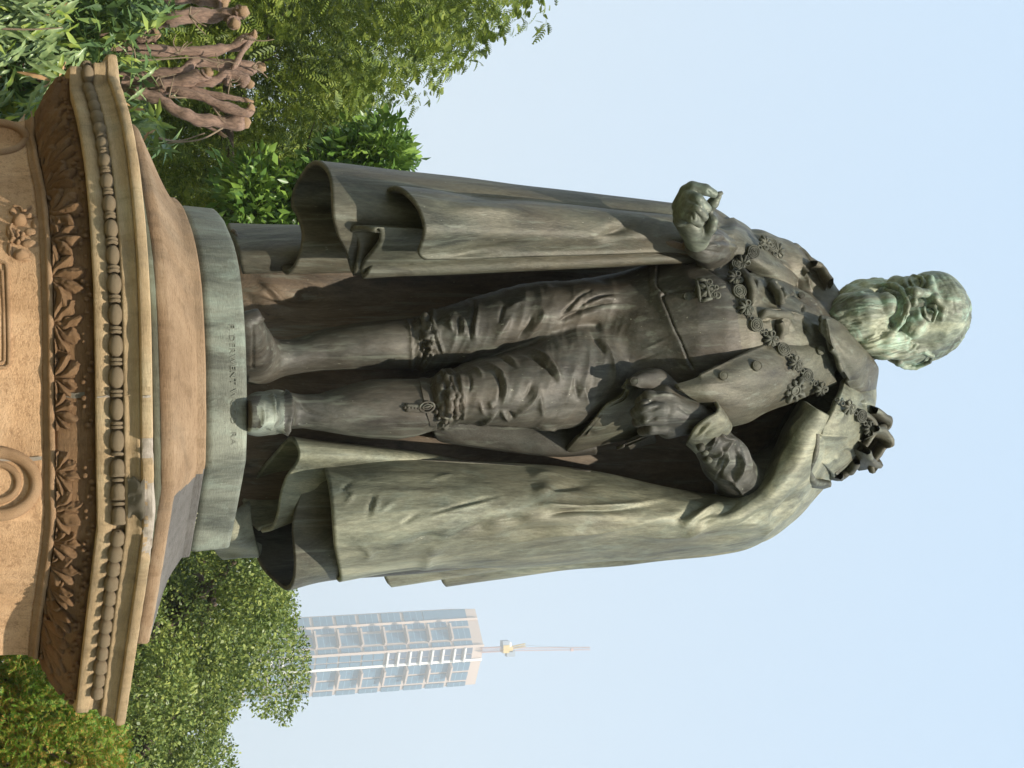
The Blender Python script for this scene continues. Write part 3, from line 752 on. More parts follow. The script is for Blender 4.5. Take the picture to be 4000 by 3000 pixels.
# ---- base casting
zb0 = P(805, 1500, -.65)[2]
V = []
brow = [(zb0 - .004, -.55), (zb0, -.628), (zb0 + .03, -.632), (ZB - .02, -.624), (ZB - .006, -.622), (ZB, -.614), (ZB + .001, -.55), (ZB + .004, -.2), (ZB + .006, .2)]
for z, d in brow: V.append(ring(planA, d, z))
V = np.concatenate(V); V = V + (vnoise(V * [1, 1, 2], 7, 2) * .004 + vnoise(V, 22, 3) * .0018)[:, None] * np.array([1, 1, .3])
SP('base', V, grid_faces(len(brow), NT, True), MB_base, smooth=False)

# ---- body: trunk, limbs and head grown as one skin
B_ = Field((-.92, -.85, ZB - .06), (.72, .42, 6.15), .0056)
B_.column([(2280, 1100, 1640, .02, .20), (2380, 1078, 1625, .0, .25), (2500, 1040, 1600, -.02, .29), (2600, 1012, 1590, -.04, .315), (2700, 1010, 1580, -.05, .33), (2800, 1022, 1580, -.045, .33),
           (2900, 1055, 1580, -.02, .31), (3000, 1085, 1570, .0, .285), (3080, 1115, 1560, .02, .26), (3160, 1160, 1530, .03, .22), (3220, 1190, 1470, .04, .18)], .03, 2.15)
# her right-hand leg in the picture stands forward
B_.column([(2430, 1290, 1610, -.04, .18), (2330, 1262, 1628, -.06, .21), (2230, 1262, 1672, -.07, .215), (2130, 1300, 1680, -.085, .215), (2050, 1350, 1672, -.10, .205), (1950, 1392, 1666, -.12, .19),
           (1880, 1403, 1664, -.13, .175), (1800, 1428, 1655, -.14, .16), (1740, 1455, 1655, -.14, .145), (1700, 1468, 1660, -.135, .135), (1690, 1474, 1668, -.13, .125)], .03)
B_.column([(1730, 1480, 1672, -.13, .115), (1680, 1476, 1684, -.125, .12), (1620, 1479, 1704, -.115, .128), (1550, 1479, 1716, -.105, .132), (1450, 1484, 1712, -.10, .13), (1350, 1508, 1700, -.105, .115),
           (1250, 1540, 1680, -.115, .09), (1180, 1540, 1672, -.12, .08), (1130, 1532, 1674, -.12, .082), (1080, 1530, 1678, -.13, .09), (1020, 1535, 1690, -.13, .1)], .008)
B_.column([(2430, 1075, 1330, .0, .18), (2330, 1088, 1290, -.01, .20), (2200, 1096, 1315, -.01, .205), (2100, 1104, 1345, -.01, .20), (2000, 1121, 1372, -.0, .19), (1900, 1145, 1398, .0, .175),
           (1800, 1180, 1420, .005, .16), (1720, 1204, 1436, .01, .145), (1660, 1224, 1442, .015, .135), (1632, 1232, 1443, .015, .128)], .03)
B_.column([(1660, 1240, 1440, .02, .115), (1600, 1243, 1441, .03, .12), (1500, 1250, 1442, .035, .13), (1400, 1259, 1445, .035, .13), (1330, 1270, 1446, .035, .12), (1250, 1289, 1448, .03, .10),
           (1180, 1312, 1458, .02, .088), (1130, 1324, 1468, .01, .082), (1080, 1324, 1478, .0, .085), (1030, 1300, 1488, -.01, .095), (960, 1262, 1500, -.03, .11)], .008)
m_ = mpp(1000, -.3)
# feet: one turned out to the left, one pointing at the viewer over the edge
B_.chain([P(1010, 1420, .02), P(985, 1370, -.14), P(965, 1300, -.30), P(962, 1262, -.40)], [.085, .082, .062, .045], .04)
B_.chain([P(990, 1385, -.02), P(978, 1290, -.22)], [.09, .06], .04)
B_.chain([P(1075, 1605, -.16), P(1060, 1612, -.30), P(1040, 1618, -.48), P(1030, 1620, -.60)], [.082, .078, .070, .055], .03)
B_.chain([P(1010, 1590, -.38), P(1004, 1640, -.40)], [.06, .06], .03)
B_.chain([P(1000, 1620, -.50), P(995, 1625, -.64)], [.078, .060], .02)
# neck
B_.chain([P(3180, 1300, .06), P(3330, 1290, .05), P(3430, 1290, .03)], [.17, .15, .135], .05)
# shoulders
B_.chain([P(3190, 1200, .06), P(3130, 1110, .06), P(3040, 1040, .04), P(2950, 985, .0)], [.13, .12, .115, .105], .05)
B_.chain([P(3270, 1440, .10), P(3260, 1560, .10), P(3180, 1700, .08), P(3060, 1830, .05)], [.15, .16, .15, .12], .05)
# his right arm: bent, the forearm towards the viewer
B_.chain([P(2980, 1010, .0), P(2860, 960, -.04), P(2790, 955, -.10)], [.10, .085, .08], .04)
B_.chain([P(2860, 975, -.08), P(2780, 968, -.26), P(2735, 955, -.40)], [.085, .078, .07], .03)
# his left arm: elbow out, fist on the hip
B_.chain([P(3080, 1800, .05), P(2980, 1870, .0), P(2880, 1905, -.06)], [.11, .11, .10], .04)
B_.chain([P(2900, 1895, -.06), P(2830, 1800, -.20), P(2765, 1700, -.30)], [.105, .098, .085], .03)
# flared cuff
# fist on the hip
B_.chain([P(2750, 1645, -.34), P(2690, 1618, -.36), P(2600, 1600, -.37)], [.06, .066, .075], .02)
B_.chain([P(2700, 1640, -.33), P(2610, 1660, -.32)], [.06, .06], .02)
for k, (a, b, c_, r_) in enumerate([((2590, 1560, -.40), (2535, 1548, -.40), (2498, 1572, -.36), .028), ((2580, 1598, -.42), (2520, 1592, -.42), (2482, 1612, -.37), .030), ((2580, 1636, -.40), (2524, 1634, -.40), (2488, 1648, -.35), .029), ((2590, 1672, -.36), (2540, 1676, -.36), (2508, 1684, -.32), .026)]):
    B_.chain([P(*a), P(*b), P(*c_)], [r_ * 1.1, r_, r_ * .85], .012)
B_.chain([P(2660, 1565, -.36), P(2600, 1530, -.38), P(2560, 1524, -.36)], [.034, .03, .024], .012)
V, Fc = B_.mesh(); V = relax(V, Fc, 2)

BS = []     # tool marks on the body, read off the drapery of the breeches and waistcoat
def r(reg, w_, amp, *pts, ends=.42): BS.append(stroke(reg, pts, w_ * (.95 if amp > 0 else .52), amp * (1.7 if amp > 0 else 1.15), 'r', ends))
def st(reg, w_, amp, *pts, ends=.08): BS.append(stroke(reg, pts, w_ * 1.1, amp * 1.5, 's', ends))
# forward thigh
r('D', 13, -.016, (1285, 535), (1340, 600), (1390, 670), (1412, 735)); r('D', 16, .010, (1340, 560), (1420, 650), (1465, 760), (1475, 880), (1445, 985))
r('D', 11, -.020, (780, 700), (880, 725), (970, 790), (1030, 860), (1068, 930)); r('D', 11, .013, (830, 655), (930, 690), (1020, 770), (1070, 850), (1100, 940))
r('D', 10, .012, (725, 1190), (800, 1110), (880, 1040), (920, 975), (938, 890)); r('D', 10, .010, (935, 960), (945, 1080), (972, 1180)); r('D', 16, -.010, (800, 1050), (860, 980), (880, 900))
r('D', 9, .015, (525, 740), (610, 805), (668, 870), (690, 950), (675, 1040), (655, 1095)); r('D', 12, -.014, (590, 820), (640, 890), (650, 980), (620, 1060))
r('D', 9, .012, (655, 1090), (600, 1140), (540, 1190), (490, 1210)); r('D', 9, .012, (640, 1090), (690, 1150), (720, 1200)); r('D', 14, -.016, (700, 1110), (760, 1170))
r('D', 8, .012, (325, 795), (365, 880), (380, 970), (400, 1050)); r('D', 9, -.010, (420, 830), (440, 920), (420, 1000)); r('D', 8, .008, (440, 790), (500, 830), (540, 900)); r('D', 8, .007, (500, 1030), (520, 1110), (560, 1150))
r('D', 9, .009, (570, 1040), (600, 1100)); r('D', 20, .008, (1230, 880), (1270, 1000), (1300, 1120)); r('D', 16, -.007, (1180, 820), (1200, 960), (1230, 1080))
r('D', 22, -.008, (1000, 1180), (1100, 1100), (1150, 1000)); r('D', 8, .008, (880, 1240), (1000, 1230), (1080, 1265)); r('D', 10, -.010, (620, 730), (700, 760), (790, 820))
r('D', 10, .008, (620, 720), (720, 740), (800, 800))
# knee gathers of the forward leg
for q in ([(165, 870), (185, 950), (200, 1040), (255, 1190)], [(235, 835), (212, 905), (215, 1000), (245, 1100), (262, 1180)], [(235, 835), (275, 900), (300, 990), (290, 1080), (300, 1200)], [(285, 840), (310, 900), (335, 980), (365, 1035)],
          [(215, 930), (270, 1010), (280, 1100), (285, 1200)], [(300, 960), (330, 1060), (345, 1160)], [(370, 1010), (395, 1090), (385, 1190)], [(180, 890), (225, 960), (232, 1080)]):
    r('D', 5.5, .0075, *q, ends=.15)
for q in ([(205, 960), (228, 1070), (262, 1150)], [(262, 930), (262, 1050), (275, 1140)], [(320, 1010), (318, 1110), (322, 1190)], [(345, 1060), (362, 1140)], [(150, 880), (160, 980), (200, 1130)]): r('D', 4.5, -.009, *q, ends=.15)
# back leg
r('D', 12, -.014, (890, 390), (865, 490), (810, 560), (760, 605)); r('D', 13, .010, (950, 360), (960, 430), (880, 540), (830, 600)); r('D', 14, .010, (760, 400), (700, 480), (640, 560), (600, 640))
r('D', 15, -.010, (680, 330), (660, 420), (640, 500)); r('D', 14, .008, (870, 320), (780, 345), (700, 380)); r('D', 14, -.022, (1540, 330), (1400, 345), (1250, 400), (1120, 455), (1060, 490)); r('D', 10, .008, (1500, 300), (1380, 310), (1240, 360))
r('D', 12, -.015, (1350, 225), (1230, 290), (1140, 380), (1080, 450)); r('D', 12, -.012, (1560, 270), (1400, 280), (1280, 330), (1180, 400)); r('D', 12, .008, (1300, 250), (1200, 320), (1120, 400))
r('D', 10, -.016, (465, 300), (462, 400), (440, 520), (440, 650)); r('D', 9, .010, (500, 300), (490, 420), (470, 520), (475, 640))
r('D', 8, .010, (380, 420), (395, 520), (380, 580)); r('D', 8, -.010, (350, 420), (355, 500), (345, 600)); r('D', 7, .010, (285, 450), (295, 500), (320, 560))
for q in ([(30, 430), (50, 520), (70, 640), (80, 760)], [(70, 440), (60, 520), (95, 620), (130, 760)], [(110, 410), (130, 500), (165, 600), (220, 720)], [(175, 380), (170, 480), (200, 580), (250, 720)], [(125, 420), (115, 520), (140, 640), (160, 740)], [(50, 480), (90, 560), (110, 680)]):
    r('D', 5.5, .0075, *q, ends=.12)
for q in ([(90, 450), (88, 540), (115, 640), (140, 730)], [(150, 420), (150, 520), (180, 620), (225, 720)], [(40, 460), (62, 560), (75, 680)]): r('D', 4.5, -.009, *q, ends=.12)
# waistcoat: hem, opening, pocket flap
st('B', 5, .014, (165, 815), (148, 940), (150, 1040), (215, 1105), (190, 1130), (240, 1260), (300, 1410), (345, 1500), (420, 1680), (480, 1790))
r('B', 4, -.012, (215, 1105), (300, 1080), (440, 1068), (560, 1060)); r('B', 14, .006, (230, 1130), (420, 1100), (600, 1100)); r('B', 4, -.007, (440, 830), (580, 890), (700, 960), (780, 1020))
r('B', 8, -.008, (400, 815), (420, 850)); r('D', 3, -.006, (1600, 690), (1580, 760), (1640, 760), (1760, 710), (1900, 660)); r('D', 3, .004, (1640, 690), (1760, 640), (1890, 580))
# lace at the throat
st('B', 7, .020, (960, 1210), (950, 1110), (980, 1040), (975, 1000), (890, 950), (900, 925)); st('B', 7, .018, (1195, 1470), (1185, 1390), (1180, 1320), (1190, 1250)); st('B', 6, .016, (1250, 1150), (1220, 1100), (1200, 1060), (1080, 1045))
r('B', 9, .014, (1060, 980), (1150, 1040), (1230, 1140)); r('B', 10, -.014, (1180, 1130), (1200, 1180), (1190, 1240)); r('B', 12, -.018, (1150, 1250), (1160, 1310)); r('B', 9, -.012, (1320, 1090), (1330, 1130)); r('B', 8, .010, (1250, 1010), (1400, 1100), (1520, 1200), (1600, 1260))
r('B', 8, -.010, (1270, 1060), (1400, 1150), (1510, 1240)); r('B', 5, -.014, (1405, 1180), (1410, 1230), (1395, 1280)); r('B', 10, -.020, (1425, 1360), (1430, 1410), (1430, 1460)); r('B', 10, .014, (1020, 1260), (1100, 1240), (1240, 1260), (1380, 1290), (1500, 1350))
r('B', 12, .010, (1080, 1330), (1250, 1330), (1350, 1420)); r('B', 8, -.012, (1010, 1300), (1070, 1330), (1160, 1320)); r('B', 10, .012, (1460, 1340), (1530, 1400), (1560, 1450))
r('B', 14, -.010, (1210, 985), (1290, 990), (1370, 1040)); r('B', 12, .012, (1170, 820), (1230, 850), (1330, 920)); r('B', 10, .010, (1080, 780), (1130, 860), (1200, 900), (1330, 960)); r('B', 12, -.012, (1150, 800), (1170, 880), (1260, 920))
r('B', 22, -.012, (900, 900), (1050, 930), (1200, 950)); r('B', 14, .012, (1400, 890), (1440, 960), (1460, 1050), (1540, 1120)); r('B', 14, -.016, (1360, 950), (1390, 1050), (1480, 1120))
# sleeves and fist
for q in ([(1150, 1050), (1030, 870), (920, 860)], [(1010, 540), (1100, 640), (1150, 760), (1165, 870)], [(930, 480), (960, 560), (1040, 600), (1110, 700)], [(1000, 520), (1010, 600), (940, 690), (870, 720)], [(900, 520), (900, 600), (860, 680)], [(1060, 640), (1090, 740), (1050, 860), (1000, 930)], [(1090, 660), (1080, 800), (1040, 920)], [(1000, 640), (990, 740), (930, 860)]):
    r('H', 7, .014, *q)
for q in ([(1040, 600), (1070, 700), (1060, 800)], [(960, 620), (960, 700), (900, 800)], [(990, 700), (960, 800), (900, 900)], [(930, 560), (900, 620), (850, 660)]): r('H', 8, -.014, *q)
r('H', 9, .010, (430, 270), (560, 265), (680, 300)); r('H', 6, -.012, (350, 345), (430, 320), (490, 295)); r('H', 6, -.012, (360, 400), (450, 380), (530, 330)); r('H', 6, -.010, (400, 460), (460, 440), (500, 420)); r('H', 14, -.006, (620, 330), (750, 420))
r('B', 8, .010, (520, 620), (640, 600), (760, 650), (870, 640)); r('B', 8, .010, (540, 700), (660, 680), (800, 700), (880, 720)); r('B', 7, -.010, (560, 660), (700, 640), (820, 670)); r('B', 7, -.008, (500, 720), (620, 740), (760, 750))
# stockings, shoes
r('F', 10, .008, (300, 500), (420, 470), (600, 480)); r('F', 12, -.008, (480, 300), (560, 380), (700, 420)); r('F', 6, .010, (385, 250), (390, 380), (370, 480), (340, 520), ends=.05)
r('F', 6, .016, (370, 255), (385, 300), (385, 400), (355, 510), ends=.03); r('F', 8, -.012, (325, 260), (345, 320), (330, 420), (305, 500), ends=.05); r('F', 7, .012, (290, 260), (305, 330), (300, 430), (270, 510), ends=.05)
r('F', 6, .010, (225, 330), (240, 400), (225, 470), (180, 530)); r('F', 6, -.010, (255, 300), (265, 400), (245, 500)); r('E', 5, -.008, (170, 1230), (165, 1400), (160, 1560), ends=.05); r('E', 9, .014, (100, 1000), (140, 1100), (190, 1190), (215, 1215), ends=.1)
r('E', 6, .006, (1265, 1185), (1300, 1300), (1305, 1480), (1310, 1570), ends=.03)
V = carve(V, Fc, BS)
V += vnormals(V, Fc) * (vnoise(V, 6, 31) * .0035 + vnoise(V, 19, 32) * .0016)[:, None]
ax_, ay_ = proj(V)
# fine puckers of the cloth, running across the legs, densest at the knees
kn_ = np.clip((ax_ - np.where(ay_ > 1445, 1695, 1640)) / 20, 0, 1) * np.clip((2560 - ax_) / 300, 0, 1) * (ay_ > 1040) * (ay_ < 1720)
near = .35 + .65 * np.clip((1900 - ax_) / 200, 0, 1)
qq = np.stack([V[:, 0] * .55 + V[:, 2] * .35, V[:, 1] * .5, V[:, 2] * 2.1 + V[:, 0] * .6], -1)
V += vnormals(V, Fc) * (kn_ * near * ((1 - np.abs(vnoise(qq, 7.5, 61)) * 2.2) * .0095 + (1 - np.abs(vnoise(qq, 17, 62)) * 2) * .0042))[:, None]
kb = np.maximum(np.exp(-((ax_ - 1745) / 42) ** 2) * (ay_ > 1445), np.exp(-((ax_ - 1665) / 34) ** 2) * (ay_ <= 1445)) * (ay_ > 1180) * (ay_ < 1720)
q5 = np.stack([V[:, 0] * .5 + .25 * vnoise(V, 8, 70), V[:, 1] * .8, V[:, 2] * 3.4 + V[:, 0] * 1.3], -1)
V += vnormals(V, Fc) * (kb * (1 - np.abs(vnoise(q5, 13, 71)) * 2.6) * .013)[:, None]
V[:, 2] = np.maximum(V[:, 2], ZB + .003)
bodyV, bodyF = V, Fc

# ---- head in its own frame (x to his left, -y the way he looks, z up; 1 = half a head)
HD = Field((-1.05, -1.35, -1.75), (1.05, 1.15, 1.25), .0155)
h = HD
h.ell((0, .16, .28), (.68, .88, .73), .05); h.ell((0, -.18, -.12), (.54, .58, .62), .12)
h.ell((0, -.38, .40), (.50, .40, .42), .12)                                   # forehead
h.chain([(-.34, -.64, .20), (-.10, -.77, .16), (.10, -.77, .16), (.34, -.64, .20)], [.07, .085, .085, .07], .06)
for s_ in (-1, 1):
    h.ell((s_ * .28, -.80, .045), (.17, .18, .11), .05, sub=True)
    h.ell((s_ * .28, -.61, .01), (.13, .12, .115), .012)
    h.chain([(s_ * .14, -.70, .03), (s_ * .22, -.755, .105), (s_ * .32, -.745, .115), (s_ * .43, -.655, .04)], [.022, .034, .034, .024], .012)
    h.chain([(s_ * .14, -.70, .0), (s_ * .22, -.735, -.06), (s_ * .33, -.72, -.07), (s_ * .43, -.645, .0)], [.014, .02, .02, .014], .03)
    h.ell((s_ * .27, -.735, .02), (.045, .05, .05), .008, sub=True)
    h.chain([(s_ * .17, -.70, -.13), (s_ * .28, -.71, -.17), (s_ * .39, -.65, -.12)], [.028, .032, .025], .03)   # bags under the eyes
    h.chain([(s_ * .12, -.77, .19), (s_ * .28, -.75, .24), (s_ * .42, -.62, .20)], [.03, .035, .02], .06)        # eyebrow
    h.ell((s_ * .36, -.50, -.22), (.19, .17, .17), .10)                       # cheek
    h.ell((s_ * .105, -.84, -.215), (.068, .085, .062), .03)                  # nostril wing
    h.chain([(s_ * .045, -.90, -.325), (s_ * .055, -.90, -.27)], [.028, .026], .01, sub=True)
    h.chain([(s_ * .20, -.76, -.24), (s_ * .28, -.70, -.34)], [.02, .02], .05, sub=True)
    # moustache
    h.chain([(s_ * .02, -.885, -.325), (s_ * .13, -.89, -.345), (s_ * .26, -.83, -.40), (s_ * .36, -.72, -.52), (s_ * .41, -.62, -.64)], [.036, .046, .05, .042, .03], .02)
    # ear
    ez = -.15; ex = -.03
    h.ell((s_ * (.67 + ex), .12, -.02 + ez), (.08, .23, .29), .03); h.ell((s_ * (.80 + ex), .09, .02 + ez), (.06, .10, .15), .02, sub=True)
    h.chain([(s_ * (.71 + ex), -.08, .10 + ez), (s_ * (.76 + ex), .04, .26 + ez), (s_ * (.78 + ex), .22, .25 + ez), (s_ * (.78 + ex), .34, .04 + ez), (s_ * (.75 + ex), .27, -.15 + ez), (s_ * (.70 + ex), .08, -.30 + ez)], [.036, .036, .036, .034, .038, .06], .012)
    h.chain([(s_ * (.73 + ex), .09, .10 + ez), (s_ * (.74 + ex), .19, .0 + ez), (s_ * (.72 + ex), .11, -.14 + ez)], [.024, .026, .024], .012)
    # whiskers
    h.chain([(s_ * .60, -.10, -.18), (s_ * .56, -.20, -.45), (s_ * .50, -.30, -.75), (s_ * .38, -.45, -.98)], [.10, .15, .20, .22], .06)
    h.chain([(s_ * .52, -.38, -.42), (s_ * .42, -.48, -.72)], [.10, .18], .06)
    h.chain([(s_ * .56, .05, .45), (s_ * .60, -.08, .15), (s_ * .60, -.10, -.1)], [.06, .07, .07], .07)
    h.chain([(s_ * .60, .35, .10), (s_ * .55, .42, -.18), (s_ * .40, .45, -.38)], [.12, .12, .10], .06)
h.chain([(0, -.76, .16), (0, -.84, .02), (0, -.95, -.14), (0, -.985, -.20)], [.058, .062, .078, .088], .035)
h.chain([(-.2, .3, .80), (.0, .0, .88), (.1, -.2, .80)], [.14, .12, .08], .10)
h.ell((0, -.76, -.62), (.20, .20, .16), .03)                  # lower lip and the tuft under it
h.chain([(-.25, -.82, -.50), (-.13, -.90, -.445), (0, -.92, -.430), (.13, -.90, -.445), (.25, -.82, -.50)], [.028, .056, .066, .056, .028], .008, sub=True)
h.chain([(0, -.66, -.78), (0, -.72, -1.05), (0, -.74, -1.40)], [.24, .30, .18], .08); h.chain([(-.2, -.6, -1.2), (0, -.66, -1.36), (.2, -.6, -1.2)], [.2, .2, .2], .08)
h.chain([(-.18, -.60, -.85), (-.12, -.66, -1.15), (-.04, -.66, -1.34)], [.22, .18, .08], .06); h.chain([(.18, -.60, -.85), (.14, -.62, -1.15), (.06, -.62, -1.36)], [.22, .18, .08], .06)
h.chain([(-.3, -.40, -1.0), (0, -.42, -1.12), (.3, -.40, -1.0)], [.2, .22, .2], .08)
h.chain([(0, .1, -.4), (0, .1, -1.0)], [.42, .44], .1)
V, Fc = h.mesh(); V = relax(V, Fc, 2)
N_ = vnormals(V, Fc)
# locks: strands of the beard run downwards and outwards, hair of the crown sweeps back
bx, by, bz = V.T
beard = np.clip((-.34 - bz - .35 * np.clip(-by - .5, 0, .5)) / .12, 0, 1) * np.clip((.35 - by) / .3, 0, 1)
beard = np.maximum(beard, np.clip((np.abs(bx) - .5) / .08, 0, 1) * np.clip((-.12 - bz) / .1, 0, 1) * np.clip((.1 - by) / .2, 0, 1))
ang = np.arctan2(bx, -(by - .1))
q1 = np.stack([ang * 2.4 + .16 * vnoise(V, 2.5, 3), bz * .28 + .12 * vnoise(V, 3, 4), by * .1], -1)
lock = 1 - np.abs(vnoise(q1, 4.2, 51)) * 2.0
fine = 1 - np.abs(vnoise(q1, 11, 52)) * 2
d_ = beard * (lock * .022 + fine * .014 - .008)
hairm = np.clip((bz + .9 * by - .48) / .12, 0, 1) * np.clip((bz + .42) / .12, 0, 1) * (1 - np.clip((np.abs(bx) - .62) / .06, 0, 1) * (np.abs(bz - .0) < .28) * (by < .35))
q2 = np.stack([np.arctan2(bz, bx) * 2.4 + .3 * vnoise(V, 2, 6), by * .5 + .2 * bz, by * .1], -1)
d_ += hairm * ((1 - np.abs(vnoise(q2, 5, 53)) * 2) * .014 + (1 - np.abs(vnoise(q2, 13, 54)) * 2) * .009 + .004)
pad_ = np.exp(-((bx / .2) ** 2 + ((bz + .62) / .15) ** 2)) * (by < -.6); d_ = d_ * (1 - .9 * pad_)
must = np.exp(-((bz + .40) / .10) ** 2) * (by < -.55) * (np.abs(bx) < .5) * (np.hypot(bx, bz + .27) > .17)
q3 = np.stack([bx * 1.2 + bz * 1.6 * np.sign(bx), bz * .3 - bx * .3, by * .1], -1)
d_ += must * (1 - np.abs(vnoise(q3, 12, 55)) * 2) * .016
d_ += (1 - beard) * (1 - hairm) * (vnoise(V, 7, 56) * .012 + vnoise(V, 20, 57) * .004)
for zf in (.42, .52, .62): d_ -= .005 * np.exp(-((bz - zf - .02 * np.sin(bx * 6)) / .022) ** 2) * (by < -.35) * (np.abs(bx) < .38)
V = V + N_ * d_[:, None]
hy, hp, hr = math.radians(25.5), math.radians(18.0), math.radians(6.7)
def hrot(yaw, pit, rol):
    cy, sy = math.cos(yaw), math.sin(yaw); cp, sp = math.cos(pit), math.sin(pit); cr, sr = math.cos(rol), math.sin(rol)
    return np.array([[cy, sy, 0], [-sy, cy, 0], [0, 0, 1]]) @ np.array([[1, 0, 0], [0, cp, -sp], [0, sp, cp]]) @ np.array([[cr, 0, -sr], [0, 1, 0], [sr, 0, cr]])
HM = hrot(hy, hp, hr); HC = P(3556, 1240, -.05); HS = .293
headV = V @ HM.T * HS + HC; headF = Fc

# ---- raised hand with its five fingers, in finer grain
HN = Field((-.98, -.80, 4.30), (-.50, -.25, 5.02), .0042)
mpx = mpp(2720, -.52)
def hp_(x, y, d): return P(x, y, d)
def fing(pts, rpx, k=.006): HN.chain([P(*p) for p in pts], [q * mpx * 1.14 for q in rpx], k)
HN.chain([P(2705, 905, -.50), P(2680, 862, -.52), P(2668, 815, -.53)], [.042, .046, .040], .02)
HN.chain([P(2700, 880, -.52), P(2712, 830, -.54)], [.046, .040], .02)
fing([(2655, 805, -.55), (2680, 748, -.58), (2704, 734, -.60), (2754, 741, -.62), (2788, 757, -.62)], [28, 23, 23, 20, 15])
fing([(2735, 845, -.50), (2765, 812, -.55), (2786, 792, -.58), (2804, 766, -.60)], [24, 22, 20, 14])
fing([(2660, 815, -.56), (2690, 770, -.61), (2722, 780, -.64), (2758, 815, -.62)], [26, 23, 23, 19])
fing([(2655, 835, -.56), (2688, 802, -.62), (2722, 815, -.65), (2748, 846, -.63)], [25, 22, 22, 18])
fing([(2652, 860, -.54), (2676, 842, -.60), (2706, 852, -.63), (2732, 872, -.61)], [22, 19, 19, 16])
HN.chain([P(2772, 836, -.56), P(2784, 862, -.56), P(2776, 890, -.54), P(2752, 918, -.50), P(2735, 935, -.46)], [.015, .02, .024, .027, .034], .012)
HN.chain([P(2700, 900, -.50), P(2720, 935, -.44), P(2740, 955, -.38)], [.046, .048, .052], .02)
V, Fc = HN.mesh(); V = relax(V, Fc, 2)
V = carve(V, Fc, [stroke('Q', [(1040, 500), (1150, 510), (1260, 590), (1330, 680)], 3.2, -.006), stroke('Q', [(1080, 640), (1160, 660), (1230, 730), (1280, 770)], 3.2, -.006), stroke('Q', [(1100, 690), (1130, 740), (1120, 800)], 3, -.006),
                  stroke('Q', [(1345, 320), (1360, 370), (1400, 400)], 2, -.003), stroke('Q', [(1110, 370), (1060, 420), (1040, 500)], 4, -.004)])
handV, handF = V, Fc
def catm(parts):
    o = 0; VV = []; FF = []
    for v, f in parts: VV.append(v); FF.append(f + o); o += len(v)
    return np.concatenate(VV), np.concatenate(FF)
Vall, Fall = catm([(bodyV, bodyF), (headV, headF), (handV, handF)])
nb, nh = len(bodyF), len(headF)
bz_ = bodyV[bodyF].mean(1); bqx, bqy = proj(bz_)
mi = np.zeros(len(Fall), int)
mi[:nb] = np.where(bqx > 2890 + (bqy - 1300) * .12, 2, 0)
shoe = (bqx < 1112) & (bqy > 1510) & (bqy < 1760) & (bz_[:, 1] < 0)
mi[:nb][shoe] = 4; mi[:nb][shoe & (bqx < 1012 + 10 * np.sin(bqy * .05)) & (bqy > 1545) & (bqy < 1672)] = 0
mi[nb:nb + nh] = 1; mi[nb + nh:] = 3
body = SP('body', Vall, Fall, None, mats=[MB_dark, MB_head, MB_chest, MB_hand, MB_base], midx=mi)
# ---- the cloak and coat, cast in folds
def sk(reg, w_, amp, *pts, ends=.48, mode='r'): return stroke(reg, pts, w_ * 1.15, 1.5 * amp * (1.0 if len(pts) > 2 else .6), mode, ends)
# left: the cloak hangs from the raised arm in three deep pipes
hemL = [(950, 1062, .25), (936, 1000, .22), (915, 945, .30), (893, 900, .42), (905, 890, .50), (1000, 905, .50), (1062, 938, .38), (1100, 985, .26), (1107, 1048, .18), (1140, 1043, .14), (1172, 985, .10), (1182, 915, .12), (1162, 850, .16),
        (1142, 815, .20), (1144, 760, .20), (1165, 700, .16), (1205, 640, .04), (1242, 626, -.06), (1275, 650, -.16), (1296, 700, -.24), (1302, 760, -.29), (1304, 815, -.31), (1310, 870, -.29), (1325, 925, -.24), (1356, 985, -.18), (1378, 1055, -.14),
        (1392, 1010, -.17), (1399, 955, -.20), (1390, 915, -.22), (1370, 885, -.25), (1400, 876, -.31), (1450, 882, -.36), (1484, 893, -.37), (1488, 945, -.33), (1460, 985, -.27), (1425, 1030, -.21), (1413, 1066, -.17),
        (1440, 1052, -.18), (1470, 1000, -.16), (1488, 930, -.12), (1490, 860, -.10), (1490, 790, -.14), (1505, 745, -.22), (1540, 726, -.32), (1580, 742, -.42), (1628, 790, -.48), (1655, 850, -.50), (1662, 905, -.50), (1648, 960, -.45), (1640, 990, -.42), (1665, 1012, -.41)]
def up_row(hem, xt, f, yfun, dfun, xe=0):
    out = []
    for i, (x, y, d) in enumerate(hem):
        X_ = x + (xt(y, d) - x) * f; Y_ = y + (yfun(y, d) - y) * f; D_ = d + (dfun(y, d) - d) * f
        out.append((X_, Y_, D_))
    return out
yt = lambda y, d: 792 + (y - 626) * .50
dt = lambda y, d: -.10 + d * .42
xtop = lambda y, d: 2640 + 0 * y
rows = [hemL] + [up_row(hemL, xtop, f, yt, dt) for f in (.22, .48, .75, 1.0)]
def sh(rows_, dd): return [[(x, y, d + dd) for x, y, d in r_] for r_ in rows_]
top2 = [(2790 + (y - 800) * .25, y + 22, -.04 + d * .5) for (x, y, d) in rows[-1]]
top3 = [(2960 + (y - 800) * .15, 935 + (y - 800) * .35, .02 + d * .4) for (x, y, d) in rows[-1]]
rows += [top2, top3]
cloth('cloak', rows, 210, 340, MB_chest, inner=MB_chest, thick=.022, strokes=[
    sk('E', 16, .012, (1500, 400), (1800, 405), (2212, 420)), sk('E', 12, -.012, (1420, 300), (1800, 315), (2212, 330)), sk('E', 14, -.010, (1500, 760), (1800, 700), (2212, 640)), sk('E', 20, .008, (1100, 640), (1300, 620)),
    sk('B', 20, -.02, (-400, 640), (-200, 560), (0, 480))], nz=.004, seed=3)
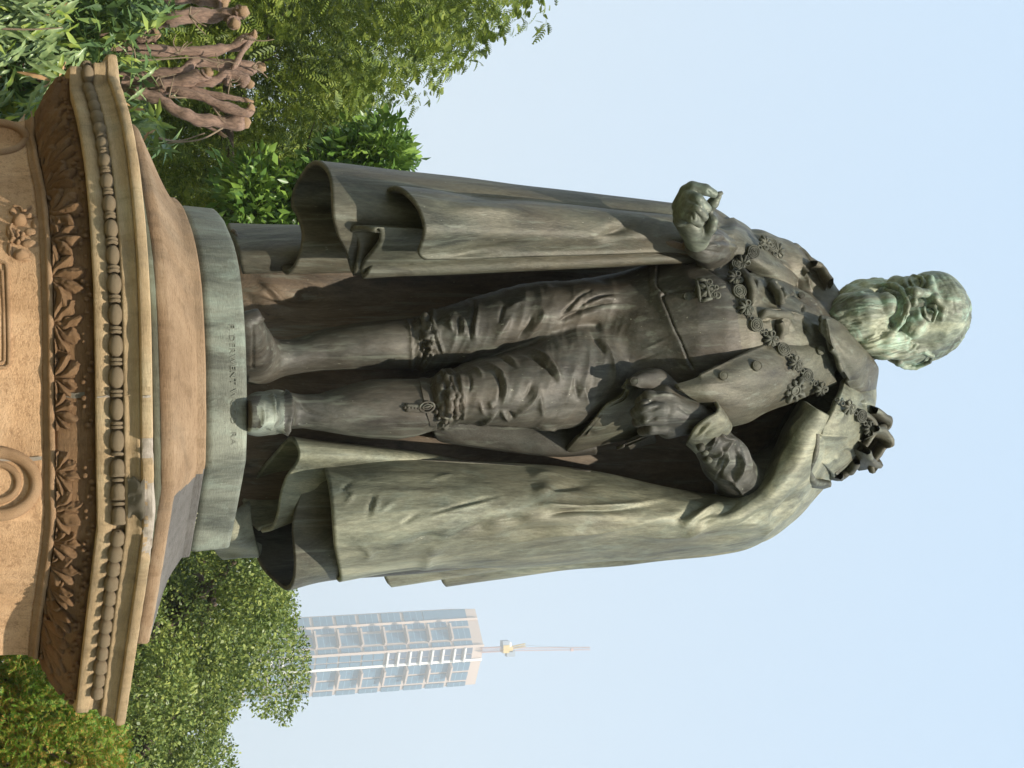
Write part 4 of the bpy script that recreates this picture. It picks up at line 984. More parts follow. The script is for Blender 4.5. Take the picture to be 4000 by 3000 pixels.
# back of the cloak between and behind the legs
def bx_(x, y0, y1, d, n, amp, ph):
    return [(x + 0, y0 + (y1 - y0) * i / (n - 1), d + amp * math.sin(i * 1.15 + ph)) for i in range(n)]
cloth('cloak_back', [bx_(898, 900, 2010, .34, 13, .05, 0), bx_(960, 960, 2010, .27, 13, .05, 0), bx_(1250, 1035, 1990, .24, 13, .05, .2), bx_(1700, 1020, 1960, .25, 13, .04, .5), bx_(2200, 1000, 1930, .26, 13, .03, .7), bx_(2700, 960, 1960, .26, 13, .02, .9), bx_(3130, 1020, 1880, .22, 13, .0, 1)], 200, 200, MB_brown, thick=.02,
      strokes=[sk('K', 14, .022, (620, 900), (760, 1010), (880, 1130), (980, 1210)), sk('K', 12, -.018, (700, 1060), (850, 1160), (970, 1230)), sk('K', 20, .02, (480, 1000), (640, 1170), (900, 1260), (1300, 1330)), sk('K', 24, -.014, (900, 1100), (1200, 1130), (1600, 1170)),
               sk('K', 10, -.012, (480, 1100), (700, 1330), (1000, 1390)), sk('K', 14, -.012, (1100, 1090), (1240, 1120)), sk('G', 20, .010, (1050, 470), (1500, 420), (1800, 520))], nz=.006, seed=5)
# right: the great outer pipe from shoulder and elbow to the hem
R1 = [[(1268, 1797, .02), (1262, 1800, -.04), (1284, 1860, -.16), (1299, 1960, -.25), (1305, 2060, -.28), (1312, 2140, -.24), (1330, 2225, -.12), (1334, 2264, -.02), (1322, 2272, .06), (1300, 2245, .10)],
      [(1600, 1800, .02), (1600, 1796, -.05), (1600, 1860, -.17), (1600, 1950, -.25), (1600, 2040, -.28), (1600, 2110, -.25), (1600, 2180, -.14), (1600, 2218, -.03), (1600, 2228, .06), (1600, 2200, .12)],
      [(2000, 1815, .04), (2000, 1808, -.04), (2000, 1870, -.16), (2000, 1945, -.24), (2000, 2020, -.26), (2000, 2085, -.22), (2000, 2150, -.13), (2000, 2196, -.02), (2000, 2214, .08), (2000, 2190, .14)],
      [(2400, 1868, .06), (2400, 1856, -.03), (2400, 1900, -.13), (2400, 1960, -.20), (2400, 2020, -.23), (2400, 2075, -.20), (2400, 2125, -.12), (2400, 2168, -.02), (2400, 2192, .08), (2400, 2170, .14)],
      [(2740, 1940, .06), (2745, 1925, -.04), (2755, 1955, -.14), (2765, 1995, -.20), (2775, 2035, -.22), (2782, 2070, -.19), (2786, 2105, -.12), (2784, 2140, -.02), (2780, 2166, .08), (2770, 2150, .14)],
      [(2850, 1930, .05), (2862, 1918, -.06), (2900, 1942, -.17), (2930, 1975, -.22), (2948, 2010, -.22), (2960, 2045, -.18), (2968, 2078, -.10), (2974, 2105, .0), (2976, 2118, .08), (2960, 2100, .14)],
      [(2940, 1885, .04), (2955, 1870, -.08), (2990, 1895, -.19), (3020, 1925, -.24), (3045, 1955, -.22), (3065, 1985, -.16), (3080, 2012, -.08), (3092, 2030, .02), (3098, 2036, .10), (3080, 2010, .15)],
      [(3010, 1775, .02), (3025, 1765, -.10), (3065, 1795, -.22), (3100, 1830, -.26), (3130, 1860, -.23), (3155, 1890, -.15), (3172, 1915, -.06), (3184, 1935, .04), (3188, 1940, .12), (3170, 1920, .17)],
      [(3060, 1660, .0), (3075, 1655, -.13), (3120, 1685, -.25), (3165, 1715, -.28), (3205, 1745, -.24), (3235, 1780, -.14), (3246, 1820, -.04), (3246, 1860, .06), (3240, 1885, .14), (3220, 1870, .19)],
      [(3120, 1570, .0), (3135, 1566, -.15), (3175, 1590, -.25), (3220, 1615, -.27), (3265, 1640, -.22), (3300, 1670, -.12), (3318, 1710, -.02), (3325, 1750, .08), (3315, 1790, .15), (3290, 1800, .2)]]
Gk = [sk('G', 9, .022, (930, 740), (960, 690), (1100, 700), (1400, 700), (1700, 670), (2050, 590)), sk('G', 11, -.022, (950, 790), (1060, 745), (1200, 720), (1500, 715), (1900, 660)), sk('G', 26, .018, (880, 560), (1000, 600), (1300, 610)), sk('G', 14, -.014, (940, 650), (1100, 570), (1350, 530)),
      sk('G', 14, .012, (250, 1000), (700, 960), (1050, 900), (1400, 870), (1800, 780), (2212, 670)), sk('G', 22, -.018, (200, 960), (500, 850), (760, 790), (900, 780)), sk('G', 20, .012, (520, 870), (640, 820), (800, 810)), sk('G', 22, -.012, (600, 900), (900, 880), (1200, 850)),
      sk('G', 9, .008, (0, 800), (250, 740), (500, 680), (740, 600)), sk('G', 5, -.007, (0, 810), (260, 720), (520, 650), (760, 590)), sk('G', 5, .005, (60, 560), (250, 480), (420, 470)), sk('G', 16, .010, (860, 510), (960, 470), (1200, 490)),
      sk('G', 12, .016, (1950, 880), (2000, 810), (2120, 740), (2212, 690)), sk('G', 14, -.018, (1900, 850), (1960, 780), (2080, 700), (2212, 640)), sk('G', 10, -.014, (2080, 840), (2212, 780)), sk('G', 14, .010, (1500, 900), (1900, 910), (2212, 860)),
      sk('G', 18, .010, (100, 1010), (130, 1100), (60, 1180)), sk('F', 6, .008, (800, 1080), (870, 1000), (890, 940)), sk('F', 7, -.008, (985, 1180), (1010, 1060), (1060, 960)), sk('F', 7, .008, (1030, 1150), (1050, 1040), (1080, 960)), sk('F', 5, -.007, (800, 1000), (830, 920), (900, 870)),
      sk('F', 14, -.012, (1250, 1340), (1420, 1290), (1560, 1300)), sk('F', 20, .010, (1440, 1340), (1480, 1440)), sk('F', 12, .008, (900, 1330), (1000, 1400), (940, 1480)), sk('F', 6, .006, (1050, 1140), (1130, 1060), (1230, 1000)), sk('F', 6, -.006, (1220, 1210), (1300, 1150), (1420, 1090)),
      # elbow and shoulder sweep
      sk('H', 20, .018, (900, 1180), (1150, 1050), (1330, 900), (1420, 700), (1530, 500), (1640, 330)), sk('H', 16, -.016, (840, 1160), (1000, 1080), (1100, 1010)), sk('H', 14, .012, (660, 1290), (760, 1240), (930, 1180)), sk('H', 12, -.016, (700, 1210), (820, 1140), (950, 1070)),
      sk('H', 12, .012, (700, 1180), (850, 1090), (960, 1030)), sk('H', 14, -.012, (880, 1250), (1080, 1200), (1260, 1100), (1340, 1050)), sk('H', 12, -.016, (1310, 1220), (1330, 1140), (1400, 1080), (1500, 960), (1590, 820)), sk('H', 12, .012, (1230, 1320), (1290, 1230), (1420, 1150)),
      sk('H', 16, .010, (900, 1250), (1120, 1190), (1290, 1190)), sk('H', 12, -.010, (700, 1320), (1000, 1290), (1250, 1230)), sk('H', 12, .010, (1430, 640), (1480, 500), (1560, 380)), sk('H', 14, -.012, (1400, 540), (1470, 430), (1560, 320)),
      sk('H', 14, -.016, (1560, 1060), (1640, 950), (1700, 880)), sk('H', 10, .010, (1340, 1190), (1440, 1120), (1560, 1000))]
cloth('cloak', R1, 270, 160, MB_olive, inner=MB_chest, thick=.024, strokes=Gk, nz=.006, seed=7)
# the deep hem behind it
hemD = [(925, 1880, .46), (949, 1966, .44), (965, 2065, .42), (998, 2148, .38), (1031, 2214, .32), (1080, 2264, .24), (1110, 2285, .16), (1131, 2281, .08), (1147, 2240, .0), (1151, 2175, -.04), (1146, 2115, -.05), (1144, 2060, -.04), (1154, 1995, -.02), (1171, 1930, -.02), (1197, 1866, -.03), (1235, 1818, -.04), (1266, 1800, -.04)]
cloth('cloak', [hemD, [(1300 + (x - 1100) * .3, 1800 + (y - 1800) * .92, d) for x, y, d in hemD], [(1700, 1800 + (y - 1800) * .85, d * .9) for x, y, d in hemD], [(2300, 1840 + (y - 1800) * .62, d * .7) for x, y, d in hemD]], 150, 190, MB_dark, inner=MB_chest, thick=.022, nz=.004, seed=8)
# inner fold beside the leg
hemB = [(1020, 2062, .10), (1060, 2050, .04), (1082, 2000, .0), (1092, 1950, -.02), (1103, 1900, -.03), (1122, 1850, -.05), (1155, 1806, -.08), (1168, 1770, -.10), (1152, 1738, -.08), (1133, 1724, -.02), (1110, 1742, .06), (1050, 1812, .16), (985, 1890, .25), (950, 1930, .29), (968, 1990, .26), (985, 2035, .22), (1008, 2060, .18)]
cloth('cloak', [hemB, [(x + (1330 - x) * .7, 1745 + (y - 1724) * .72, d) for x, y, d in hemB], [(1500, 1768 + (y - 1724) * .45, d * .8 + .02) for x, y, d in hemB], [(1700, 1792 + (y - 1724) * .36, d * .7 + .05) for x, y, d in hemB], [(1900, 1835 + (y - 1724) * .3, d * .5 + .08) for x, y, d in hemB]], 150, 200, MB_olive, inner=MB_olive, thick=.02, nz=.003, seed=9)
# further folds of the hem seen past the right edge
cloth('cloak', [[(1478, 2120, .02), (1490, 2200, .12), (1503, 2245, .16), (1528, 2291, .22), (1545, 2260, .40), (1540, 2150, .5)], [(1900, 2110, .02), (1900, 2180, .12), (1900, 2225, .18), (1900, 2238, .26), (1900, 2220, .4), (1900, 2120, .5)], [(2400, 2080, .04), (2400, 2140, .12), (2400, 2175, .18), (2400, 2190, .25), (2400, 2160, .36), (2400, 2080, .45)]], 100, 60, MB_olive, thick=.022, nz=.004, seed=10)
cloth('cloak', [[(1700, 2100, .22), (1712, 2200, .30), (1724, 2252, .32), (1742, 2293, .40), (1760, 2270, .56), (1755, 2150, .66)], [(2100, 2090, .2), (2100, 2170, .26), (2100, 2222, .30), (2100, 2245, .38), (2100, 2220, .5), (2100, 2100, .6)], [(2500, 2060, .16), (2500, 2130, .22), (2500, 2176, .25), (2500, 2200, .3), (2500, 2170, .44), (2500, 2080, .5)], [(2800, 2030, .12), (2805, 2090, .16), (2800, 2140, .19), (2795, 2171, .24), (2795, 2140, .34), (2790, 2060, .4)],
                [(2990, 1960, .12), (3000, 2020, .15), (2990, 2070, .18), (2982, 2114, .2), (2980, 2080, .3), (2970, 2020, .36)], [(3180, 1820, .14), (3200, 1850, .17), (3200, 1890, .19), (3190, 1940, .2), (3180, 1900, .3), (3170, 1850, .36)]], 140, 60, MB_olive, thick=.022, nz=.004, seed=11)
# trailing end on the base behind
cloth('cloak', [[(868, 2040, .05), (845, 2090, .1), (830, 2120, .2), (845, 2160, .3), (880, 2185, .36), (915, 2140, .42)], [(905, 2020, .05), (905, 2070, .08), (925, 2120, .15), (930, 2160, .25), (935, 2180, .3), (950, 2130, .4)], [(980, 1960, .14), (985, 2040, .14), (1000, 2110, .18), (1010, 2170, .26), (1010, 2175, .34), (1020, 2120, .44)]], 50, 60, MB_olive, thick=.02, nz=.008, seed=12)

# ---- coat: front panel turned back, rolled lapel
coat = [[(2640, 1500, -.42), (2660, 1522, -.44), (2690, 1548, -.43), (2730, 1572, -.40), (2780, 1610, -.33), (2830, 1655, -.22)],
        [(2718, 1476, -.43), (2740, 1510, -.455), (2770, 1545, -.45), (2805, 1580, -.41), (2835, 1625, -.34), (2848, 1668, -.24)],
        [(2800, 1436, -.42), (2820, 1480, -.455), (2845, 1530, -.455), (2870, 1580, -.40), (2900, 1625, -.31), (2922, 1650, -.22)],
        [(2900, 1382, -.39), (2920, 1430, -.43), (2945, 1490, -.43), (2960, 1540, -.38), (2975, 1585, -.30), (2988, 1612, -.22)],
        [(3000, 1337, -.33), (3020, 1390, -.375), (3040, 1450, -.38), (3060, 1505, -.34), (3075, 1545, -.28), (3090, 1578, -.20)],
        [(3100, 1326, -.27), (3115, 1370, -.31), (3130, 1420, -.31), (3145, 1470, -.28), (3155, 1510, -.24), (3165, 1545, -.18)],
        [(3196, 1314, -.21), (3215, 1345, -.235), (3230, 1380, -.235), (3250, 1420, -.21), (3260, 1460, -.18), (3270, 1500, -.14)]]
cloth('coat_front', coat, 150, 90, MB_chest, thick=.022, strokes=[sk('C', 10, .006, (650, 650), (900, 530), (1200, 400), ends=.05), sk('C', 40, -.010, (700, 760), (900, 740), (1150, 800)), sk('C', 12, .004, (520, 710), (800, 700), (1100, 690)), sk('C', 30, .008, (860, 880), (1100, 870), (1300, 830))], nz=.003, seed=13)
# flap of the coat curling over the hip, above the fist
cloth('coat_skirt', sh([[(2452, 1488, -.44), (2470, 1500, -.47), (2500, 1515, -.46), (2530, 1528, -.42), (2560, 1522, -.39)], [(2462, 1472, -.42), (2490, 1470, -.47), (2530, 1490, -.47), (2575, 1520, -.44), (2610, 1530, -.42)],
                     [(2500, 1448, -.38), (2540, 1440, -.42), (2575, 1455, -.45), (2620, 1495, -.44), (2660, 1515, -.43)], [(2540, 1440, -.36), (2580, 1442, -.39), (2610, 1460, -.41), (2640, 1490, -.42), (2668, 1512, -.42)]], .07), 60, 60, MB_dark, thick=.02, nz=.002, seed=14)
cloth('coat_skirt', sh([[(2200, 1778, -.04), (2240, 1772, -.08), (2320, 1750, -.10), (2380, 1735, -.10), (2440, 1722, -.12), (2500, 1705, -.16)], [(2232, 1742, -.16), (2270, 1730, -.19), (2340, 1705, -.21), (2400, 1690, -.21), (2460, 1680, -.2), (2530, 1660, -.2)],
                     [(2268, 1700, -.24), (2300, 1670, -.29), (2360, 1648, -.31), (2420, 1635, -.30), (2470, 1640, -.28), (2540, 1630, -.26)], [(2310, 1650, -.28), (2345, 1607, -.36), (2395, 1590, -.38), (2440, 1590, -.36), (2480, 1600, -.32), (2540, 1610, -.28)],
                     [(2345, 1605, -.30), (2372, 1575, -.38), (2415, 1560, -.42), (2450, 1545, -.42), (2475, 1560, -.38), (2540, 1590, -.3)], [(2400, 1565, -.30), (2420, 1560, -.36), (2440, 1540, -.42), (2448, 1500, -.44), (2470, 1490, -.44), (2540, 1530, -.36)]], .10), 90, 90, MB_chest, thick=.02,
      strokes=[sk('D', 10, -.008, (1300, 1240), (1310, 1300)), sk('D', 18, .008, (1250, 1290), (1400, 1200), (1560, 1160))], nz=.003, seed=15)
cloth('coat_skirt', [[(1692, 1640, .06), (1694, 1680, .08), (1705, 1714, .10), (1730, 1728, .12)], [(1850, 1630, .06), (1850, 1690, .06), (1850, 1735, .08), (1852, 1748, .12)], [(2020, 1620, .05), (2020, 1700, .03), (2020, 1760, .05), (2022, 1772, .10)], [(2170, 1610, .04), (2170, 1710, .0), (2175, 1775, .02), (2180, 1786, .08)], [(2330, 1600, .04), (2330, 1700, .0), (2330, 1755, .0), (2330, 1775, .06)]], 80, 50, MB_dark, thick=.02, nz=.003, seed=16)
cloth('coat_skirt', [[(2405, 1745, -.05), (2440, 1735, -.10), (2455, 1745, -.08), (2463, 1758, .0)], [(2480, 1715, -.12), (2500, 1712, -.15), (2510, 1722, -.10), (2512, 1740, .0)], [(2520, 1690, -.14), (2545, 1695, -.16), (2556, 1710, -.1), (2560, 1730, .0)]], 30, 30, MB_dark, thick=.016, nz=.002, seed=17)
# sleeve drape hanging under the raised hand
cloth('coat_skirt', [[(2405, 930, -.12), (2402, 960, -.18), (2404, 990, -.16), (2420, 1010, -.10)], [(2420, 905, -.16), (2450, 935, -.23), (2460, 975, -.22), (2480, 1005, -.12)], [(2460, 892, -.20), (2520, 925, -.28), (2540, 965, -.26), (2560, 1005, -.15)], [(2530, 905, -.22), (2600, 935, -.30), (2620, 975, -.27), (2640, 1012, -.16)], [(2620, 930, -.22), (2680, 955, -.30), (2720, 985, -.26), (2760, 1018, -.14)], [(2680, 960, -.2), (2740, 985, -.24), (2790, 1005, -.2), (2830, 1020, -.12)]], 90, 60, MB_brown, thick=.018,
      strokes=[sk('Q', 12, -.010, (500, 1100), (800, 1240), (1100, 1330)), sk('Q', 12, .008, (300, 950), (700, 1060), (1000, 1180))], nz=.003, seed=18)
# cape over the raised arm: a band with its opening
cloth('shoulder_cape', [[(2772, 812, -.18), (2790, 850, -.24), (2800, 900, -.26), (2780, 940, -.28), (2720, 985, -.26)], [(2830, 848, -.14), (2850, 885, -.22), (2860, 930, -.26), (2845, 980, -.27), (2800, 1010, -.24)], [(2900, 870, -.06), (2915, 915, -.18), (2925, 955, -.24), (2915, 1000, -.25), (2870, 1025, -.2)], [(2980, 940, .02), (2990, 965, -.12), (2990, 1000, -.20), (2975, 1035, -.22), (2935, 1060, -.18)], [(3050, 1002, .06), (3055, 1020, -.08), (3050, 1045, -.16), (3035, 1075, -.18), (3000, 1100, -.16)], [(3120, 1052, .08), (3120, 1075, -.04), (3115, 1100, -.11), (3100, 1125, -.13), (3070, 1150, -.12)]], 110, 80, MB_chest, thick=.03,
      strokes=[sk('B', 14, -.030, (620, 430), (720, 480), (830, 540)), sk('B', 12, .012, (640, 380), (760, 430), (870, 520)), sk('B', 12, .012, (600, 560), (720, 610), (860, 570)), sk('B', 14, .012, (520, 620), (640, 640), (800, 600)), sk('B', 10, -.010, (560, 700), (700, 690), (860, 760))], nz=.004, seed=19)
# collar of the coat and heavy shoulder on the right
cloth('collar', [[(3212, 1232, -.30), (3205, 1280, -.33), (3230, 1330, -.33), (3268, 1380, -.31), (3285, 1430, -.27), (3310, 1490, -.20), (3330, 1540, -.12)], [(3245, 1240, -.29), (3245, 1285, -.33), (3272, 1330, -.335), (3305, 1375, -.31), (3330, 1420, -.27), (3350, 1475, -.20), (3370, 1530, -.12)],
                 [(3285, 1262, -.24), (3292, 1295, -.28), (3320, 1335, -.285), (3352, 1375, -.26), (3375, 1415, -.22), (3392, 1462, -.15), (3405, 1525, -.07)], [(3310, 1285, -.16), (3330, 1310, -.19), (3360, 1345, -.19), (3395, 1385, -.17), (3420, 1420, -.13), (3432, 1450, -.06), (3425, 1520, .02)], [(3320, 1300, -.04), (3340, 1330, -.06), (3370, 1360, -.06), (3400, 1395, -.05), (3425, 1425, -.02), (3432, 1455, .05), (3420, 1520, .10)]], 90, 110, MB_chest, thick=.026,
      strokes=[sk('C', 6, .010, (1640, 190), (1690, 340), (1740, 500), (1850, 680), ends=.05), sk('Y', 8, .006, (230, 820), (300, 1100), (400, 1350), (520, 1560), ends=.05), sk('Y', 20, -.008, (400, 900), (560, 1200), (760, 1400))], nz=.003, seed=20)
cloth('shoulder_cape', [[(3300, 1480, -.14), (3290, 1530, -.22), (3270, 1580, -.26), (3240, 1640, -.27), (3195, 1700, -.26), (3150, 1770, -.22)], [(3345, 1500, -.10), (3340, 1560, -.18), (3315, 1620, -.20), (3285, 1680, -.22), (3245, 1740, -.20), (3200, 1800, -.16)], [(3395, 1505, -.02), (3390, 1570, -.10), (3365, 1640, -.12), (3330, 1705, -.13), (3290, 1765, -.12), (3235, 1830, -.08)], [(3422, 1500, .06), (3421, 1565, .02), (3405, 1640, .0), (3375, 1715, -.02), (3335, 1790, -.02), (3260, 1860, .0)], [(3420, 1500, .2), (3420, 1565, .2), (3400, 1640, .2), (3370, 1720, .18), (3320, 1800, .16), (3240, 1880, .14)]], 90, 130, MB_olive, thick=.03,
      strokes=[sk('W', 7, -.020, (1640, 60), (1740, 100), (1700, 260)), sk('W', 10, .014, (1220, 240), (1330, 260), (1260, 500)), sk('W', 12, .012, (930, 560), (1100, 590), (1460, 600), ends=.05), sk('W', 9, -.014, (1040, 560), (1130, 300), (1160, 160)), sk('W', 10, .012, (1200, 1000), (1340, 900)), sk('W', 8, -.012, (900, 890), (1000, 760), (960, 620)), sk('W', 9, .010, (1380, 800), (1560, 800)), sk('W', 10, -.010, (1440, 780), (1460, 900)), sk('W', 14, .010, (860, 1000), (1100, 1020), (1290, 900))], nz=.006, seed=21)

cloth('cuff', [[(2724, 1560, -.28), (2765, 1558, -.36), (2798, 1568, -.42), (2812, 1592, -.46), (2802, 1618, -.48), (2762, 1640, -.48), (2716, 1678, -.45), (2692, 1718, -.39), (2680, 1740, -.31)],
                [(2752, 1585, -.27), (2790, 1588, -.34), (2822, 1602, -.395), (2838, 1628, -.43), (2826, 1655, -.44), (2786, 1678, -.44), (2742, 1710, -.41), (2716, 1742, -.36), (2704, 1760, -.29)],
                [(2790, 1620, -.22), (2820, 1625, -.30), (2846, 1642, -.34), (2858, 1668, -.36), (2842, 1698, -.36), (2806, 1722, -.36), (2768, 1748, -.34), (2742, 1770, -.30), (2732, 1786, -.22)]], 40, 90, MB_olive, thick=.016,
      strokes=[sk('H', 5, -.008, (760, 560), (820, 500), (880, 450)), sk('H', 6, .008, (740, 590), (800, 540), (860, 480), (930, 430)), sk('H', 6, -.010, (800, 600), (860, 540), (930, 500))], nz=.004, seed=23)
# ---- ornaments that lie on the bronze: found by looking along the line of sight for the surface
bpy.context.view_layer.update()
def bvh_of(objs):
    V = []; F_ = []
    for o in objs:
        k = len(V); me = o.data; mw = o.matrix_world
        V += [tuple(mw @ v.co) for v in me.vertices] if len(me.vertices) < 1 else []
    return None
_tv, _tf, _o = [], [], 0
for o in statue.children:
    me = o.data; n = len(me.vertices); a = np.empty(n * 3, np.float32); me.vertices.foreach_get('co', a)
    _tv.append(a.reshape(-1, 3)); k = len(me.polygons)
    q = np.empty(k * 4, np.int32)
    if len(me.loops) == k * 4: me.loops.foreach_get('vertex_index', q); _tf.append(q.reshape(-1, 4) + _o)
    _o += n
TV = np.concatenate(_tv); TF = np.concatenate(_tf)
tpx, tpy = proj(TV); keepf = (tpx[TF[:, 0]] > 2400) & (tpy[TF[:, 0]] > 900) & (tpy[TF[:, 0]] < 1760) | ((tpx[TF[:, 0]] > 1580) & (tpx[TF[:, 0]] < 1760) & (tpy[TF[:, 0]] > 1400))
TF = TF[keepf]; used, inv = np.unique(TF, return_inverse=True); TF2 = inv.reshape(TF.shape)
bvh = BVHTree.FromPolygons(TV[used].tolist(), TF2.tolist())
def hit(x, y):
    q = P(x, y, 0) - cC; q /= np.linalg.norm(q)
    loc, nr, i, dist = bvh.ray_cast(Vector(cC), Vector(q))
    return loc, nr
def hits(x, y, rad=10):
    """surface point with a normal averaged over its surroundings"""
    L_ = []; Nn = Vector((0, 0, 0)); best = None
    for dx, dy in ((0, 0), (rad, 0), (-rad, 0), (0, rad), (0, -rad)):
        l, n = hit(x + dx, y + dy)
        if l is None: continue
        if best is None: best = l
        if (l - best).length < .12:
            Nn += n
            if dx or dy: L_.append(l)
    if best is None: best = Vector(P(x, y, -.3)); Nn = Vector((0, -1, 0))
    Nn.normalize()
    view = Vector(best) - Vector(cC); view.normalize()
    if Nn.dot(-view) < 0: Nn = -Nn
    Nn = (Nn - view * .75 + Vector((0, 0, .12))).normalized()
    top = max([(l - best).dot(Nn) for l in L_] + [0])
    return best + Nn * min(top, .03), Nn
def frame(n, up=Vector((0, 0, 1)), ang=0):
    z = n; x = up.cross(z); x.normalize(); y = z.cross(x)
    return Matrix((x, y, z)).transposed() @ Matrix.Rotation(ang, 3, 'Z')
def torus(R, r_, n=22, k=7, z=0, sx=1, sy=1, cx=0, cy=0):
    V = []
    for i in range(n):
        a = 2 * math.pi * i / n
        for j in range(k):
            b = 2 * math.pi * j / k
            V.append(((R + r_ * math.cos(b)) * math.cos(a) * sx + cx, (R + r_ * math.cos(b)) * math.sin(a) * sy + cy, z + r_ * math.sin(b)))
    g = grid_faces(n, k, True).tolist(); g += [[(n - 1) * k + j, (n - 1) * k + (j + 1) % k, (j + 1) % k, j] for j in range(k)]
    return V, g
def disk(R, h, n=24, bev=.003, z0=-.02):
    V = []; prof = [(R, z0), (R, h - bev), (R - bev, h), (R * .5, h + .002), (0.0005, h + .003)]
    for r_, z in prof: V += [(r_ * math.cos(2 * math.pi * i / n), r_ * math.sin(2 * math.pi * i / n), z) for i in range(n)]
    return V, grid_faces(len(prof), n, True).tolist()
def place(name, VF, p, n, mat, ang=0, s=1.0, par=None):
    M = frame(n, ang=ang) ; V, F_ = VF
    W = [tuple(Vector(p) + M @ (Vector(v) * s)) for v in V]
    o = mesh_obj(name, W, [tuple(f) for f in F_], mat)
    o.parent = par or statue
    if not par: o.matrix_parent_inverse = Matrix.Translation(-Vector(statue.location))
    return o
chain_root = empty('chain_collar'); chain_root.parent = statue; chain_root.matrix_parent_inverse = Matrix.Translation(-Vector(statue.location))
ros = join([disk(.033, .012), torus(.030, .0035, z=.012), torus(.021, .003, z=.014), torus(.012, .0028, 16, 6, z=.015)] + [([(x + .0045 * math.cos(a) , y + .0045 * math.sin(a), z) for z, sc in ((.012, 1), (.018, .6)) for a in np.linspace(0, 2 * math.pi, 6, endpoint=False)], [tuple(range(6, 12))] + [(i, (i + 1) % 6, 6 + (i + 1) % 6, 6 + i) for i in range(6)]) for x, y in [(.006 * math.cos(b), .006 * math.sin(b)) for b in np.linspace(0, 2 * math.pi, 3, endpoint=False)]])
kn = [torus(.012, .0038, 16, 6, z=.016, cx=.014, cy=.013), torus(.012, .0038, 16, 6, z=.016, cx=-.014, cy=.013, sx=.9), torus(.007, .003, 12, 6, z=.018, cx=.014, cy=.013), torus(.009, .0034, 12, 6, z=.016, cx=.022, cy=-.008, sx=.8)]
for a, l in ((-2.6, .034), (-1.9, .036), (-1.2, .034), (-.3, .03), (2.9, .03)):
    v, f = tube([(0, 0, .012), (l * .5 * math.cos(a), l * .5 * math.sin(a), .018), (l * math.cos(a), l * math.sin(a), .010)], [.0045, .0065, .0075], 6); kn.append((v, f))
v, f = tube([(-.034, 0, .008), (0, .002, .012), (.034, 0, .008)], .0055, 6); kn.append((v, f))
knot = join(kn)
links = [('k', 3030, 985), ('r', 3000, 962), ('k', 2970, 965), ('r', 2936, 984), ('k', 2896, 1014), ('r', 2868, 1050), ('k', 2866, 1093), ('r', 2884, 1141), ('k', 2908, 1203), ('r', 2949, 1269), ('k', 3004, 1322), ('r', 3054, 1369), ('k', 3096, 1418), ('r', 3143, 1464), ('k', 3195, 1510), ('r', 3248, 1552), ('k', 3302, 1592), ('r', 3352, 1622), ('k', 3375, 1668)]
for i, (t, x, y) in enumerate(links):
    p, n = hits(x, y, 16)
    j = links[min(i + 1, len(links) - 1)]; q = links[max(i - 1, 0)]
    a = math.atan2(j[1] - q[1], j[2] - q[2])
    place('rosette' if t == 'r' else 'knot', ros if t == 'r' else knot, p, n, MB_orn, ang=a * .8, s=.95 if t == 'r' else 1.08, par=chain_root)
for a_, b_ in zip(links[:-1], links[1:]):
    for t_ in (.38, .62):
        x, y = a_[1] + (b_[1] - a_[1]) * t_, a_[2] + (b_[2] - a_[2]) * t_; p, n = hits(x, y, 10); place('link_ring', torus(.010, .0036, 12, 6, z=.010), p, n, MB_orn, par=chain_root)
# pendant: crowned badge on the waistcoat
p, n = hits(2752, 1138, 20)
pend = []
for a, b in (((-.052, -.03), (.052, -.04)), ((-.045, .0), (.05, .008)), ((-.05, -.028), (-.038, .012)), ((.05, -.036), (.045, .015)), ((-.03, -.03), (.0, .01)), ((.03, -.035), (.004, .01))):
    v, f = tube([(a[0], a[1], .022), ((a[0] + b[0]) / 2, (a[1] + b[1]) / 2, .028), (b[0], b[1], .022)], [.007, .009, .007], 7); pend.append((v, f))
for x, y, r_ in ((-.03, .022, .012), (.0, .026, .014), (.03, .026, .012), (-.015, -.012, .011), (.018, -.014, .011), (.0, .045, .009), (.035, .04, .014)):
    pend.append(torus(r_, .005, 12, 6, z=.024, cx=x, cy=y))
v, f = tube([(.0, .05, .02), (.002, .072, .016), (0, .09, .012)], .006, 6); pend.append((v, f)); pend.append(disk(.045, .006, 16))
place('pendant', join(pend), p, n, MB_orn, ang=.12, par=chain_root)
# breast star half hidden under the chain
p, n = hits(3098, 1520, 16)
star = [disk(.03, .008), torus(.022, .004, z=.010)]
for k in range(8):
    a = k * math.pi / 4 + .3; c, s_ = math.cos(a), math.sin(a); L_ = .068 if k % 2 else .055
    pts = [(0, 0), (.018, .014), (.034, .006), (L_ * .7, .016), (L_, 0), (L_ * .7, -.016), (.034, -.006), (.018, -.014)]
    top = [(x * c - y * s_, x * s_ + y * c, .008 + .004 * (1 - abs(y) / .016)) for x, y in pts]; bot = [(x, y, -.01) for x, y, z in top]
    star.append((top + bot, [tuple(range(8))] + [(i, 8 + i, 8 + (i + 1) % 8, (i + 1) % 8) for i in range(8)]))
place('breast_star', join(star), p, n, MB_orn)
# buttons of coat, waistcoat and cuff
but = join([disk(.021, .010, 24, .003), torus(.018, .002, z=.010)])
for x, y, s_ in ((2686, 1158, .85), (2824, 1469, 1.0), (2952, 1430, 1.15), (3200, 1370, 1.0), (3090, 1381, .95), (3128, 1155, .75)):
    p, n = hits(x, y, 10); place('button', but, p, n, MB_orn if x < 2700 else MB_chest, s=s_)
for x, y in ((2728, 1748), (2745, 1775), (2758, 1802)):
    p, n = hits(x + 6, y - 8, 6); place('cuff_button', join([disk(.018, .022, 20, .006)]), p, n, MB_chest)
p, n = hits(2478, 1488, 6); place('button', but, p, n, MB_dark, s=.9)
